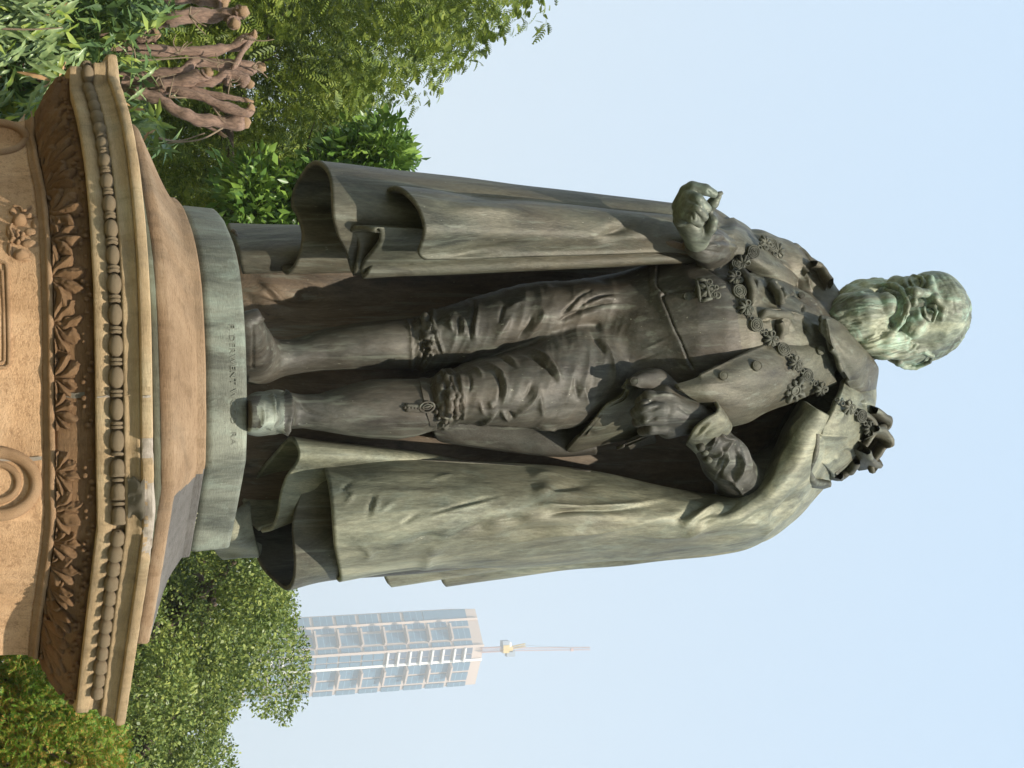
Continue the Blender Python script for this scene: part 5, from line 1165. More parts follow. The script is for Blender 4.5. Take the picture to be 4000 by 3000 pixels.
# garter with buckle and hanging end below the knee
Q = []
for x, y in zip(np.linspace(1655, 1688, 12), np.linspace(1480, 1676, 12)):
    xx = 1652 + 44 * ((y - 1480) / 196) ** 1.3
    p, n = hit(xx, y)
    if p is None: continue
    Q.append((np.array(p), np.array(n), y))
V = []
for p, n, y in Q:
    up = np.array([0, 0, 1.]); 
    for a, b in ((-.013, -.004), (-.013, .006), (.013, .006), (.013, -.004)): V.append(p + up * a + n * b)
if len(Q) > 3: SP('garter', V, [tuple(q) for q in grid_faces(len(Q), 4, True)], MB_dark, smooth=False)
p, n = hits(1665, 1590, 8)
bk = [torus(.028, .005, 18, 6, z=.012, sx=.75, sy=1.1), torus(.02, .004, 18, 6, z=.014, sx=.5, sy=.9)]
v, f = tube([(0, -.03, .012), (0, .03, .012)], .004, 6); bk.append((v, f))
place('buckle', join(bk), p, n, MB_dark, ang=.2)
V = []; rows_ = 10
for i, t in enumerate(np.linspace(0, 1, rows_)):
    x = 1655 - 92 * t; y = 1597 - 6 * t; wd = 17 * (1 if t < .75 else math.sqrt(max(0, 1 - ((t - .75) / .25) ** 2)) + .02)
    for s_ in (-1, -.9, -.5, 0, .5, .9, 1):
        l, n = hit(x, y + s_ * wd); l = np.array(l if l is not None else P(x, y + s_ * wd, -.2)); n = np.array(n if n is not None else (0, -1, 0))
        V.append(l + n * (.009 + (.004 if .6 > abs(s_) else 0) if abs(s_) < .95 else -.002))
SP('strap_end', V, grid_faces(rows_, 7), MB_dark)
for i in range(5):
    l, n = hits(1632 - i * 13, 1596 - i, 5); place('stud', disk(.0075, .013, 10, .003), l, n, MB_dark)
# buttons at the knee
for x, y in ((1742, 1652), (1770, 1658), (1781, 1640), (1712, 1640), (1700, 1618)):
    l, n = hits(x, y - 10, 6); place('button', disk(.010, .016, 14, .004), l, n, MB_dark)
# what the raised fingers hold
v, f = tube([P(2796, 762, -.61), P(2812, 757, -.615), P(2823, 752, -.62)], [.013, .011, .007], 10)
SP('held_stub', v, [tuple(q) for q in f], MB_orn)
# knots of cord and ribbon on the right shoulder
def loopsheet(pts, wd, name='shoulder_bow', seed=1, mat=MB_chest):
    C_ = catmull(np.array([P(*q) for q in pts]), 30); T_ = np.gradient(C_, axis=0); T_ /= np.linalg.norm(T_, axis=1, keepdims=True)
    V = []
    for c, t in zip(C_, T_):
        a = np.array([.15, 1, .25]); a = a - t * (a @ t); a /= np.linalg.norm(a); b = np.cross(t, a)
        for u, h_ in ((-1, 0), (-.9, .014), (0, .022), (.9, .014), (1, 0), (.9, -.014), (0, -.022), (-.9, -.014)): V.append(c + a * u * wd + b * h_)
    V = np.array(V); V += (vnoise(V, 25, seed) * .006)[:, None]
    return SP(name, V, grid_faces(len(C_), 8, True), mat)
loopsheet([(3395, 1600, -.08), (3430, 1625, -.06), (3450, 1640, -.04), (3440, 1670, -.02), (3400, 1690, -.06), (3370, 1700, -.10)], .055, seed=1)
loopsheet([(3380, 1680, -.10), (3420, 1690, -.05), (3450, 1720, -.02), (3430, 1760, .0), (3400, 1800, .02), (3392, 1814, .03), (3370, 1790, -.03), (3350, 1740, -.1)], .075, seed=2)
loopsheet([(3340, 1790, -.02), (3330, 1815, .02), (3315, 1840, .05), (3295, 1855, .06), (3270, 1862, .06), (3262, 1850, .03)], .04, seed=3)
loopsheet([(3180, 1690, -.24), (3175, 1770, -.22), (3150, 1830, -.16), (3165, 1880, -.08), (3215, 1890, -.02)], .045, seed=4)
loopsheet([(3330, 1610, -.04), (3380, 1660, -.02), (3370, 1720, .0), (3310, 1780, .04), (3240, 1850, .06)], .10, seed=9)
loopsheet([(3300, 1640, .02), (3400, 1650, .05), (3400, 1730, .08), (3340, 1800, .10)], .08, seed=10)
# bow on the far shoulder and ribbon roll
loopsheet([(3150, 1085, -.06), (3110, 1040, -.02), (3085, 990, .0), (3095, 975, .02), (3125, 990, .02), (3160, 1030, .0), (3200, 1050, -.02)], .05, seed=5)
loopsheet([(3165, 1035, -.06), (3195, 1052, -.06), (3220, 1090, -.08), (3240, 1115, -.10)], .06, seed=6)
# tucked ribbons of the lace jabot
for pts, wd in (([(2900, 1070, -.30), (2925, 1100, -.35), (2940, 1140, -.37), (2930, 1180, -.36)], .03), ([(3010, 1110, -.29), (3040, 1150, -.33), (3050, 1190, -.33)], .03), ([(2960, 1240, -.36), (2990, 1225, -.37), (3040, 1230, -.34), (3080, 1240, -.30)], .03), ([(3035, 1260, -.34), (3045, 1290, -.34), (3040, 1315, -.33)], .05), ([(3130, 1255, -.26), (3150, 1275, -.27), (3160, 1300, -.25)], .035)):
    loopsheet([(x, y, d + .02) for x, y, d in pts], wd, 'jabot_fold', seed=int(pts[0][1]))
# engraved signature on the base
def text_mesh(txt, size, ext):
    cu = bpy.data.curves.new('txt', 'FONT'); cu.body = txt; cu.size = size; cu.extrude = ext; cu.space_character = 1.12; cu.resolution_u = 2
    o = bpy.data.objects.new('txt', cu); COL.objects.link(o); bpy.context.view_layer.update()
    me = bpy.data.meshes.new_from_object(o.evaluated_get(bpy.context.evaluated_depsgraph_get()))
    V = np.array([v.co[:] for v in me.vertices]); F_ = [tuple(q.vertices) for q in me.polygons]
    bpy.data.objects.remove(o); bpy.data.curves.remove(cu); bpy.data.meshes.remove(me)
    return V, F_
cb = layer_curve(planA, -.628)
MB_ink = plain('dark_engraving', (.15, .155, .12), .7)
MB_scr = plain('bright_engraving', (.34, .33, .20), .6)
def base_text(txt, x0, y0, y1, cap_px, mat, name, x1=None):
    V, F_ = text_mesh(txt, 1.0, .02)
    cap_m = cap_px * mpp(900, -.63); hgt = V[:, 1].max(); wid = V[:, 0].max() - V[:, 0].min(); V[:, 0] -= V[:, 0].min()
    ss = np.linspace(-1.5, 1.3, 800); pp = np.array([along(cb, s)[0] for s in ss]); z0 = zrow(x0, -.63)
    _, yy = proj(np.column_stack([pp, np.full(len(pp), z0)])); ok = np.abs(ss) < 1.0
    sa, sb = np.interp([y0, y1], yy[ok], ss[ok])
    out = []
    for v in V:
        u = v[0] / wid; s = sa + (sb - sa) * u; p, t, nr = along(cb, s)
        z = z0 + v[1] / hgt * cap_m - ((x0 - x1) * .00105 * u if x1 else 0)
        q = p + nr * (.0015 if v[2] > 0 else -.006); out.append((q[0], q[1], z))
    return tag(SP(name, out, F_, mat, smooth=False), kind='stuff')
base_text('F. DERWENT WOOD  RA', 902, 1268, 1738, 22, MB_ink, 'inscription')
base_text('Sc  1912', 862, 1572, 1694, 19, MB_ink, 'inscription')
base_text('A.B.BURTON', 797, 1998, 2120, 13, MB_scr, 'inscription', 790)
base_text('THAME', 766, 2080, 2122, 13, MB_scr, 'inscription')
# ================================================================= trees and shrubs
def in_poly(px, py, poly):
    poly = np.array(poly, float); r_ = np.zeros(len(px), bool); j = len(poly) - 1
    for i in range(len(poly)):
        xi, yi = poly[i]; xj, yj = poly[j]
        c = ((yi > py) != (yj > py)) & (px < (xj - xi) * (py - yi) / (yj - yi + 1e-12) + xi); r_ ^= c; j = i
    return r_
def leaf_blades(cen, dirs, nrm, length, width, flat=False):
    """pointed leaf: 2 folded quads sharing the midrib, vectorised"""
    n = len(cen); side = np.cross(dirs, nrm); side /= np.maximum(np.linalg.norm(side, axis=1, keepdims=True), 1e-9)
    nn = np.cross(side, dirs)
    L_ = length[:, None]; W_ = width[:, None]
    base = cen; tip = cen + dirs * L_ - nn * L_ * .12; mid = cen + dirs * L_ * .5 - nn * W_ * .2
    a = mid + side * W_ + nn * W_ * .35; b = mid - side * W_ + nn * W_ * .35
    if flat:
        V = np.stack([base, a, tip, b], 1).reshape(-1, 3); return V, np.arange(n)[:, None] * 4 + [0, 1, 2, 3]
    V = np.stack([base, a, tip, b, mid], 1).reshape(-1, 3)
    i = np.arange(n)[:, None] * 5
    F_ = np.concatenate([i + [0, 4, 1], i + [1, 4, 2], i + [2, 4, 3], i + [3, 4, 0]], 1).reshape(-1, 3)
    return V, F_
def rdir(n, rng, up=0.0):
    v = rng.normal(size=(n, 3)); v[:, 2] += up; return v / np.linalg.norm(v, axis=1, keepdims=True)
def clusters(poly, dr, n, rng, edge_noise=60, holes=(), holef=.0, seed=0):
    """cluster centres inside an outline seen from the camera, spread in depth; the outline is frayed by noise"""
    poly = np.array(poly, float); lo, hi = poly.min(0), poly.max(0); out = []
    while len(out) < n:
        x = rng.uniform(lo[0], hi[0], 4 * n); y = rng.uniform(lo[1], hi[1], 4 * n); ok = in_poly(x, y, poly)
        if holef:
            q = np.stack([x / 130, y / 130, np.zeros_like(x)], -1); ok &= vnoise(q, 1.0, seed) > -holef
        for hx, hy, hr_ in holes: ok &= np.hypot(x - hx, y - hy) > hr_ * rng.uniform(.7, 1.2, len(x))
        x, y = x[ok], y[ok]; d = rng.uniform(dr[0], dr[1], len(x)); out += list(zip(x, y, d))
    return PA(np.array(out[:n]))
# --- dense broad tree to the right, behind the pedestal
def dense_crown(name, poly, dr, ncl, rcl, nleaf, llen, mat, par, seed, holes=(), holef=.55, squash=.7, up=.3):
    rng = np.random.default_rng(seed); C_ = clusters(poly, dr, ncl, rng, holes=holes, holef=holef, seed=seed)
    rad = rng.uniform(.35, 1.35, ncl) * rcl
    wk = rad ** 2 * rng.uniform(.4, 1.6, ncl); k = rng.choice(ncl, nleaf, p=wk / wk.sum()); o = rdir(nleaf, rng, .25); rr = rng.uniform(.45, 1.0, nleaf) ** .4; rr = rr * (1 + .18 * vnoise(C_[k] + o, 3.0, seed + 1))
    cen = C_[k] + o * (rad[k] * rr)[:, None] * [1, 1, squash]
    dirs = o + rng.normal(size=(nleaf, 3)) * .7 + [0, 0, -.25]; dirs /= np.linalg.norm(dirs, axis=1, keepdims=True)
    nrm = o * .6 + rng.normal(size=(nleaf, 3)) * .45 + [0, 0, up]; nrm /= np.linalg.norm(nrm, axis=1, keepdims=True)
    ln = llen * rng.uniform(.6, 1.25, nleaf)
    V, F_ = leaf_blades(cen, dirs, nrm, ln, ln * .30, True)
    o_ = mesh_obj(name, V, F_, mat, par, smooth=False); return o_, C_
def trunk(name, base, fork, tips, r0, mat, par, seed=0):
    rng = np.random.default_rng(seed); parts = []
    base = np.array(base, float); fork = np.array(fork, float)
    q = catmull(np.array([base, (base * .5 + fork * .5) + rng.normal(size=3) * .12, fork]), 14); parts.append(tube(q, np.linspace(r0, r0 * .62, 14), 10))
    for t in tips:
        t = np.array(t, float); L_ = np.linalg.norm(t - fork)
        mid = fork + (t - fork) * .45 + rng.normal(size=3) * L_ * .07 + [0, 0, L_ * .06]
        q = catmull(np.array([fork, mid, t]), 12); parts.append(tube(q, np.linspace(r0 * .42, r0 * .07, 12), 7))
        for j in range(3):
            i = rng.integers(4, 11); e = q[i] + rng.normal(size=3) * min(L_ * .18, .28)
            parts.append(tube(catmull(np.array([q[i], (q[i] + e) / 2 + rng.normal(size=3) * .1, e]), 6), np.linspace(r0 * .14, r0 * .03, 6), 5))
    v, f = join(parts); return mesh_obj(name, v, f, mat, par)
polyR = [(150, 3100), (150, 2000), (560, 1950), (800, 1900), (960, 1950), (1000, 2040), (1060, 2180), (1100, 2270), (1075, 2340), (1118, 2390), (1100, 2440), (1080, 2500), (1105, 2560), (1090, 2620), (1020, 2650), (985, 2700), (1010, 2760), (960, 2810), (880, 2860), (800, 2900), (860, 2960), (870, 3010), (840, 3060), (700, 3120)]
p0 = P(100, 2620, 16)
tr = tag(empty('broad_tree', (p0[0], p0[1], 0)), 'large dense rounded green tree standing in front of the tower, beside the pedestal', 'tree')
cr, C_ = dense_crown('crown', polyR, (12, 19), 190, .78, 230000, .062, ML_tree, tr, 5, squash=.48, holes=[(1020, 2180, 24), (960, 2050, 22), (830, 2370, 45), (790, 2420, 26), (760, 2720, 36), (800, 2800, 40), (560, 2860, 40), (620, 2940, 40), (700, 2940, 34), (480, 2830, 24), (1050, 2540, 16)], holef=.48)
tips = [q for q in C_[::5] if proj(q)[0] < 960][:34]
trunk('trunk', (p0[0] - .2, p0[1] + 1, -.2), P(420, 2700, 16), tips, .42, MT_bark, tr, 3)
# --- feathery tree on the left
def fronds(name, C_, rad, nfr, flen, mat, par, seed, npair=9, leaf=.030, droop=.5):
    rng = np.random.default_rng(seed); k = rng.integers(0, len(C_), nfr); o = rdir(nfr, rng, .1); base = C_[k] + o * (rad * rng.uniform(.3, 1.0, nfr) ** .6)[:, None] * [1, 1, .8]
    d0 = o * .6 + rng.normal(size=(nfr, 3)) * .5 + [0, 0, -.1]; d0 /= np.linalg.norm(d0, axis=1, keepdims=True)
    L_ = flen * rng.uniform(.6, 1.2, nfr); cen = []; dr_ = []; nr_ = []
    side = np.cross(d0, rng.normal(size=(nfr, 3)) * .5 + [0, 0, 1.]); side /= np.linalg.norm(side, axis=1, keepdims=True); nn = np.cross(side, d0)
    Vs = []; Fs = []; off = 0
    for j in range(npair):
        t = (j + .5) / npair; p = base + d0 * (L_ * t)[:, None] - np.array([0, 0, 1]) * (L_ * droop * t * t)[:, None]
        ll = leaf * (L_ / flen) * (math.sin(math.pi * (.15 + .8 * t))) * 1.5
        for s_ in (-1, 1):
            dd = side * s_ + d0 * .45 - nn * .15 + [0, 0, -.12]; dd /= np.linalg.norm(dd, axis=1, keepdims=True)
            w_ = (L_ / npair * .40)[:, None] * d0
            a = p - w_; b = p + w_; c = p + dd * ll[:, None] + w_ * .7; e = p + dd * ll[:, None] - w_ * .5
            Vs.append(np.stack([a, b, c, e], 1))
    V = np.stack(Vs, 1).reshape(-1, 3); n = nfr * npair * 2
    F_ = (np.arange(n)[:, None] * 4 + [0, 1, 2, 3])
    return mesh_obj(name, V, F_, mat, par, smooth=False)
polyL = [(300, -150), (300, 700), (560, 900), (900, 1020), (1130, 1000), (1220, 640), (1320, 640), (1400, 560), (1480, 430), (1500, 370), (1540, 330), (1530, 260), (1560, 180), (1600, 120), (1670, 380), (1700, 400), (1720, 300), (1790, 250), (1830, 150), (1960, 60), (2040, 80), (2070, 30), (2080, -150)]
polyL = [(300, -150), (300, 700), (560, 900), (900, 1040), (1130, 1040), (1240, 640), (1390, 600), (1470, 440), (1545, 330), (1600, 250), (1660, 370), (1700, 380), (1740, 280), (1790, 200), (1850, 90), (1980, 50), (2060, 60), (2085, 0), (2085, -150)]
p0 = P(400, 100, 9)
fl = tag(empty('feathery_tree', (p0[0], p0[1], 0)), 'tall drooping feathery leaved tree behind the cloak, on the side away from the tower', 'tree')
rng = np.random.default_rng(11); CL = clusters(polyL, (6.5, 12.5), 620, rng, holef=.74, seed=4, holes=[(1150, 930, 30), (1400, 70, 26), (1180, 780, 16)])
fronds('crown', CL, .34, 30000, .155, ML_feather, fl, 12, 7, .030)
trunk('trunk', (p0[0] - 1.2, p0[1] + .6, -.2), P(700, -200, 9.6), [q for q in CL[::30] if proj(q)[0] < 1350][:14], .26, MT_bark, fl, 5)
# --- glossy leaved tree just left of the cloak
polyG = [(930, 640), (930, 1030), (1190, 1000), (1300, 700), (1540, 650), (1535, 560), (1500, 505), (1450, 500), (1400, 560), (1330, 560), (1250, 640), (1100, 760)]
p0 = P(300, 820, 5.6)
gt = tag(empty('glossy_tree', (p0[0], p0[1], 0)), 'smaller tree with broad glossy leaves showing between the feathery tree and the cloak hem', 'tree')
rng = np.random.default_rng(21); CG = clusters(polyG, (5.0, 6.3), 110, rng, holef=.6, seed=8, holes=[(1040, 870, 40), (1075, 860, 30)])
nl = 9500; k = rng.integers(0, len(CG), nl); o = rdir(nl, rng, .3); cen = CG[k] + o * (rng.uniform(.05, .26, nl))[:, None]
dirs = o + rng.normal(size=(nl, 3)) * .5; dirs /= np.linalg.norm(dirs, axis=1, keepdims=True); ln = rng.uniform(.07, .13, nl)
nrm = rng.normal(size=(nl, 3)) * .6 + [0, 0, 1]; nrm /= np.linalg.norm(nrm, axis=1, keepdims=True)
V, F_ = leaf_blades(cen, dirs, nrm, ln, ln * .22); mesh_obj('crown', V, F_, ML_glossy, gt, smooth=False)
trunk('trunk', (p0[0], p0[1], -.2), P(900, 860, 5.6), CG[::9], .09, MT_bark, gt, 6)
# --- fine leaved shrub, lower right
polyS = [(-150, 2380), (100, 2520), (170, 2530), (260, 2560), (310, 2640), (340, 2700), (420, 2740), (450, 2830), (440, 2900), (470, 3000), (470, 3150), (-150, 3150)]
p0 = P(-400, 2850, 2.6)
sh_ = tag(empty('rusty_shrub', (p0[0], p0[1], 0)), 'bright fine leaved shrub with rusty dead patches, low beside the pedestal under the dense tree', 'shrub')
rng = np.random.default_rng(31); CS = clusters(polyS, (2.0, 3.6), 260, rng, holef=.9, seed=2)
fronds('foliage', CS, .15, 22000, .055, ML_shrub, sh_, 33, 5, .010, .1)
v, f = join([tube(catmull(np.array([(p0[0] + rng.uniform(-.1, .1), p0[1], -.1), (p0 + q) / 2 + rng.normal(size=3) * .06, q]), 8), np.linspace(.018, .004, 8), 5) for q in CS[::7]]); mesh_obj('stem', v, f, MT_bark, sh_)
# --- pollarded tree with cut stumps and long wavy leaves, left of the pedestal
p0 = P(-200, 250, 2.6)
pt = tag(empty('pollarded_tree', (p0[0], p0[1], 0)), 'pollarded tree with cut brown stumps and long wavy leaves beside the pedestal cornice', 'tree')
MT_cut = plain('pruned_branch', (.27, .175, .125), .85, 0, 14, .5)
MT_wood = plain('cut_wood', (.42, .27, .15), .9, 0, 30, .3)
def limb(pts, r0, r1, seed, knob=True):
    rng = np.random.default_rng(seed); Q = catmull(np.array([P(*q) for q in pts]), 26); R_ = np.linspace(r0, r1, 26) * (1 + .12 * rng.normal(size=26).cumsum() / 5)
    if knob: R_[-4:] *= np.array([1.15, 1.35, 1.4, 1.1])
    v, f = tube(Q, R_, 12); v = np.array(v); n_ = vnoise(v, 16, seed)[:, None] * r0 * .35 + vnoise(v, 45, seed + 1)[:, None] * r0 * .2
    ctr = np.repeat(Q, 12, axis=0); rad_ = v - ctr; rad_ /= np.maximum(np.linalg.norm(rad_, axis=1, keepdims=True), 1e-6)
    v = v + rad_ * n_
    mesh_obj('limb', v, f, MT_cut, pt)
    if knob:
        e = Q[-1]; t = Q[-1] - Q[-2]; t /= np.linalg.norm(t); V2, F2 = tube([e - t * .01, e + t * .02, e + t * .035], [R_[-1] * 1.02, R_[-1] * .9, R_[-1] * .55], 12)
        V2 = np.array(V2); V2 += (vnoise(V2, 60, seed)[:, None] * .012); mesh_obj('cut_end', V2, F2, MT_wood, pt)
limb([(-300, 300, 2.6), (200, 300, 2.6), (420, 330, 2.6)], .085, .07, 1, False)
limb([(420, 320, 2.6), (560, 300, 2.55), (700, 290, 2.5), (760, 240, 2.5), (860, 252, 2.5), (1015, 265, 2.5)], .052, .024, 2)
limb([(400, 190, 2.5), (540, 193, 2.5), (700, 200, 2.5), (820, 200, 2.5), (920, 180, 2.5), (965, 155, 2.5)], .034, .028, 3)
limb([(380, 140, 2.6), (500, 150, 2.55), (560, 145, 2.5), (600, 135, 2.5)], .034, .036, 4)
limb([(600, 90, 2.7), (700, 70, 2.6), (820, 60, 2.6), (900, 50, 2.55), (945, 45, 2.5)], .045, .036, 5)
limb([(870, 60, 2.6), (900, 80, 2.55), (915, 92, 2.5)], .026, .026, 6)
limb([(480, 350, 2.6), (600, 345, 2.5), (720, 320, 2.45), (790, 300, 2.42), (810, 285, 2.4)], .05, .034, 7)
limb([(700, 320, 2.5), (830, 320, 2.45), (900, 290, 2.45), (970, 325, 2.45)], .034, .028, 8)
limb([(520, 365, 2.5), (620, 385, 2.45), (700, 440, 2.4), (780, 465, 2.4), (870, 478, 2.4), (950, 475, 2.4)], .040, .030, 9)
limb([(660, 345, 2.45), (760, 370, 2.4), (860, 410, 2.38), (960, 440, 2.35), (975, 430, 2.35)], .028, .026, 10)
limb([(740, 350, 2.45), (840, 372, 2.42), (900, 382, 2.4), (965, 392, 2.4)], .020, .012, 11)
limb([(780, 480, 2.4), (820, 500, 2.4), (865, 523, 2.4)], .014, .009, 12)
limb([(640, 0, 2.8), (760, -10, 2.7), (870, 5, 2.65)], .04, .03, 13)
limb([(880, 330, 2.44), (930, 230, 2.45), (980, 150, 2.48), (985, 142, 2.48)], .016, .018, 14)
for pts in ([(520, 238, 2.3), (650, 230, 2.3), (760, 225, 2.3), (870, 248, 2.3)], [(870, 500, 2.35), (780, 545, 2.3), (640, 560, 2.3)], [(620, 540, 2.2), (700, 550, 2.3), (800, 520, 2.3)], [(480, 160, 2.3), (520, 190, 2.2), (530, 230, 2.2)], [(0, 112, 1.7), (120, 115, 1.7), (245, 108, 1.7)]):
    Q = catmull(np.array([P(*q) for q in pts]), 14); v, f = tube(Q, np.linspace(.006, .003, 14), 6); mesh_obj('twig', v, f, MT_twig, pt)
rng_k = np.random.default_rng(5)
for (x, y) in ((560, 150), (700, 205), (780, 470), (860, 250), (900, 320), (830, 415), (950, 150), (660, 380), (740, 60), (620, 300), (985, 262), (880, 480)):
    Q = P(x, y, 2.40); parts = []
    for j in range(4):
        e = Q + rng_k.normal(size=3) * [.05, .03, .06] + [0, 0, .05]; parts.append(tube(catmull(np.array([Q, (Q + e) / 2 + rng_k.normal(size=3) * .012, e]), 6), np.linspace(.006, .002, 6), 5))
    v, f = join(parts); mesh_obj('shoot', v, f, MT_twig, pt)
# long leaves: the nearest each a leaf of its own, wavy edged
def long_leaf_me(seed, mat):
    r_ = random.Random(seed); n = 11; V = []; F_ = []
    for i in range(n):
        t = i / (n - 1); wd = .082 * (math.sin(math.pi * min(1, t * .93 + .05)) ** .75) * (1 - .15 * t); wd *= 1 + .16 * (1 if i % 2 else -1) * (.2 < t < .95)
        z = .10 * math.sin(t * 2.2) - .34 * t * t * r_.uniform(.7, 1.1); wv = .02 * math.sin(t * 19 + seed)
        V += [(t, -wd, z + .035 + wv), (t, 0, z), (t, wd, z + .035 - wv)]
    for i in range(n - 1):
        for j in range(2): a = i * 3 + j; F_.append((a, a + 3, a + 4, a + 1))
    me = bpy.data.meshes.new('leaf'); me.from_pydata(V, [], F_); me.update(); me.materials.append(mat)
    me.polygons.foreach_set('use_smooth', np.ones(len(me.polygons), bool)); return me
ML_long2 = leafmat('young_leaf', (.15, .24, .03), (.24, .36, .05), (.40, .44, .08), 5, .4, .35)
ML_dry = plain('dry_leaf', (.36, .22, .10), .8, 0, 30, .4)
ML_long3 = leafmat('pale_long_leaf', (.13, .20, .085), (.20, .29, .12), (.32, .40, .16), 5, .3, .2)
lme = [long_leaf_me(i, ML_long3) for i in range(5)] + [long_leaf_me(9, ML_long2)] + [long_leaf_me(12, ML_dry)]
rng = np.random.default_rng(77)
polyB = [(-80, -80), (-80, 560), (90, 520), (130, 470), (230, 430), (300, 330), (380, 250), (400, 190), (560, 130), (650, 60), (600, -80)]
polyB2 = [(440, 200), (540, 180), (640, 260), (620, 360), (560, 420), (640, 500), (700, 560), (640, 600), (560, 560), (520, 470), (470, 380)]
spots = []
def sprig(x, y, d, ang, n, ln):
    """a twig with leaves set alternately along it, hanging outwards"""
    ax = np.array([math.cos(ang), math.sin(ang)])
    for i in range(n):
        t = (i + .5) / n; s_ = 1 if i % 2 else -1
        cx, cy = x + ax[0] * t * 150, y + ax[1] * t * 150
        la = ang + s_ * rng.uniform(.35, .75); spots.append((cx, cy, d + rng.uniform(-.08, .08), la, ln * rng.uniform(.75, 1.15)))
cnt = 0
while len(spots) < 262:
    x, y = rng.uniform(-60, 640), rng.uniform(-60, 540)
    if in_poly(np.array([x]), np.array([y]), polyB)[0]:
        ang = math.pi + math.atan2(y - 80, 520 - x) * -1 + rng.uniform(-.5, .5)
        sprig(x, y, rng.uniform(1.4, 2.2), ang, 7, .165)
while len(spots) < 297:
    x, y = rng.uniform(440, 720), rng.uniform(180, 600)
    if in_poly(np.array([x]), np.array([y]), polyB2)[0]: spots.append((x, y, rng.uniform(2.05, 2.4), rng.uniform(2.2, 4.2), .12 * rng.uniform(.8, 1.2)))
for (x, y, d, la, ln) in spots[:298]:
    p = Vector(P(x, y, d)); q = Vector(P(x + math.cos(la) * 60, y + math.sin(la) * 60, d + rng.uniform(-.03, .03)))
    X_ = (q - p).normalized(); view = (Vector(cC) - p).normalized(); Z_ = (view * rng.uniform(.5, 1) + Vector((0, 0, 1)) * rng.uniform(.3, .9) + Vector(rng.normal(size=3)) * .35); Z_ = (Z_ - X_ * Z_.dot(X_)).normalized(); Y_ = Z_.cross(X_)
    o = bpy.data.objects.new('leaf', lme[int(rng.choice(7, p=[.17, .17, .17, .16, .12, .15, .06]))]); COL.objects.link(o); o.parent = pt
    M = Matrix((X_, Y_, Z_)).transposed().to_4x4(); M.translation = p
    o.matrix_parent_inverse = Matrix.Translation(-Vector(pt.location)); o.matrix_basis = M @ Matrix.Scale(ln, 4)
# the rest of its leafage behind them
nl = 5200; x = rng.uniform(-150, 700, nl * 3); y = rng.uniform(-150, 600, nl * 3); ok = in_poly(x, y, np.array(polyB) * 1.04) | in_poly(x, y, polyB2) & (rng.uniform(size=len(x)) < .35); x, y = x[ok][:nl], y[ok][:nl]
cen = PA(np.stack([x, y, rng.uniform(2.2, 3.6, len(x))], -1)); dirs = rdir(len(x), rng, -.5); nrm = rdir(len(x), rng, 1.2); ln = rng.uniform(.10, .18, len(x))
V, F_ = leaf_blades(cen, dirs, nrm, ln, ln * .12); tag(mesh_obj('leafage', V, F_, ML_long, pt, smooth=False), kind='stuff')
# ================================================================= tower and crane, far off in the haze
TD = 1000.0; TK = TD / 400
def gl(name, c, r=.25):
    mt, N, L, B = new_mat(name); B.inputs['Base Color'].default_value = (*c, 1); B.inputs['Roughness'].default_value = r; B.inputs['Specular IOR Level'].default_value = .6; return mt
MG = gl('tower_glass', (.07, .14, .20), .15); MGd = gl('dark_opening', (.05, .07, .11), .6)
MG2 = gl('glass_line', (.22, .34, .42), .3)
MC = plain('tower_concrete', (.50, .385, .31), .9, 0, .3, .1); MW = plain('tower_white', (.75, .71, .66), .9, 0, .3, .1)
zt = P(1883, 2560, TD)[2]
tops = [(1856, 2375), (1866, 2416), (1890, 2521), (1881, 2575), (1856, 2677)]
pl = [Zp(x, y, zt) for x, y in tops]; pl = np.array(pl)[:, :2]
back = [pl[-1] + (pl[0] - pl[1]) * 0 + np.array([-4, 16]) * TK, pl[0] + np.array([3, 22]) * TK]
foot = np.array(list(pl) + back)
ctr = foot.mean(0)
tw = tag(empty('office_tower', (ctr[0], ctr[1], 0)), 'pale high rise tower with blue glass and projecting floor slabs, fading in the haze', 'tower')
def prism(poly, z0, z1):
    n = len(poly); V = [(x, y, z0) for x, y in poly] + [(x, y, z1) for x, y in poly]
    return V, [tuple(range(n))[::-1], tuple(range(n, 2 * n))] + [(i, (i + 1) % n, n + (i + 1) % n, n + i) for i in range(n)]
ins = ctr + (foot - ctr) * .975
v, f = prism(ins, 0, zt); mesh_obj('core', v, f, MC, tw, False)
dz = mpp(1500, TD) * 90 / math.cos(.2)
def face_box(a, b, u0, u1, z0, z1, out0, out1):
    """box on the wall from a to b, u along the wall, z up, out away from the wall"""
    out0 *= TK; out1 *= TK
    d = b - a; L_ = np.linalg.norm(d); t = d / L_; n = np.array([t[1], -t[0]]); n = n if n @ (a - ctr) > 0 else -n
    V = []
    for u in (u0, u1):
        for o in (out0, out1):
            for z in (z0, z1):
                q = a + d * u + n * o; V.append((q[0], q[1], z))
    return V, [(0, 1, 3, 2), (4, 6, 7, 5), (0, 4, 5, 1), (2, 3, 7, 6), (0, 2, 6, 4), (1, 5, 7, 3)]
faces = [(pl[0], pl[1], [(.04, .96, 'w')], False), (pl[1], pl[2], [(.02, .24, 'w'), (.34, .70, 'w'), (.80, .97, 'w')], 'B'),
         (pl[2], pl[3], [(.05, .52, 'd'), (.60, .95, 'd')], 'K'), (pl[3], pl[4], [(.07, .38, 'w'), (.46, .74, 'w'), (.82, .98, 'w')], 'C')]
nfl = 11; ztop = zt - 3.2 * TK
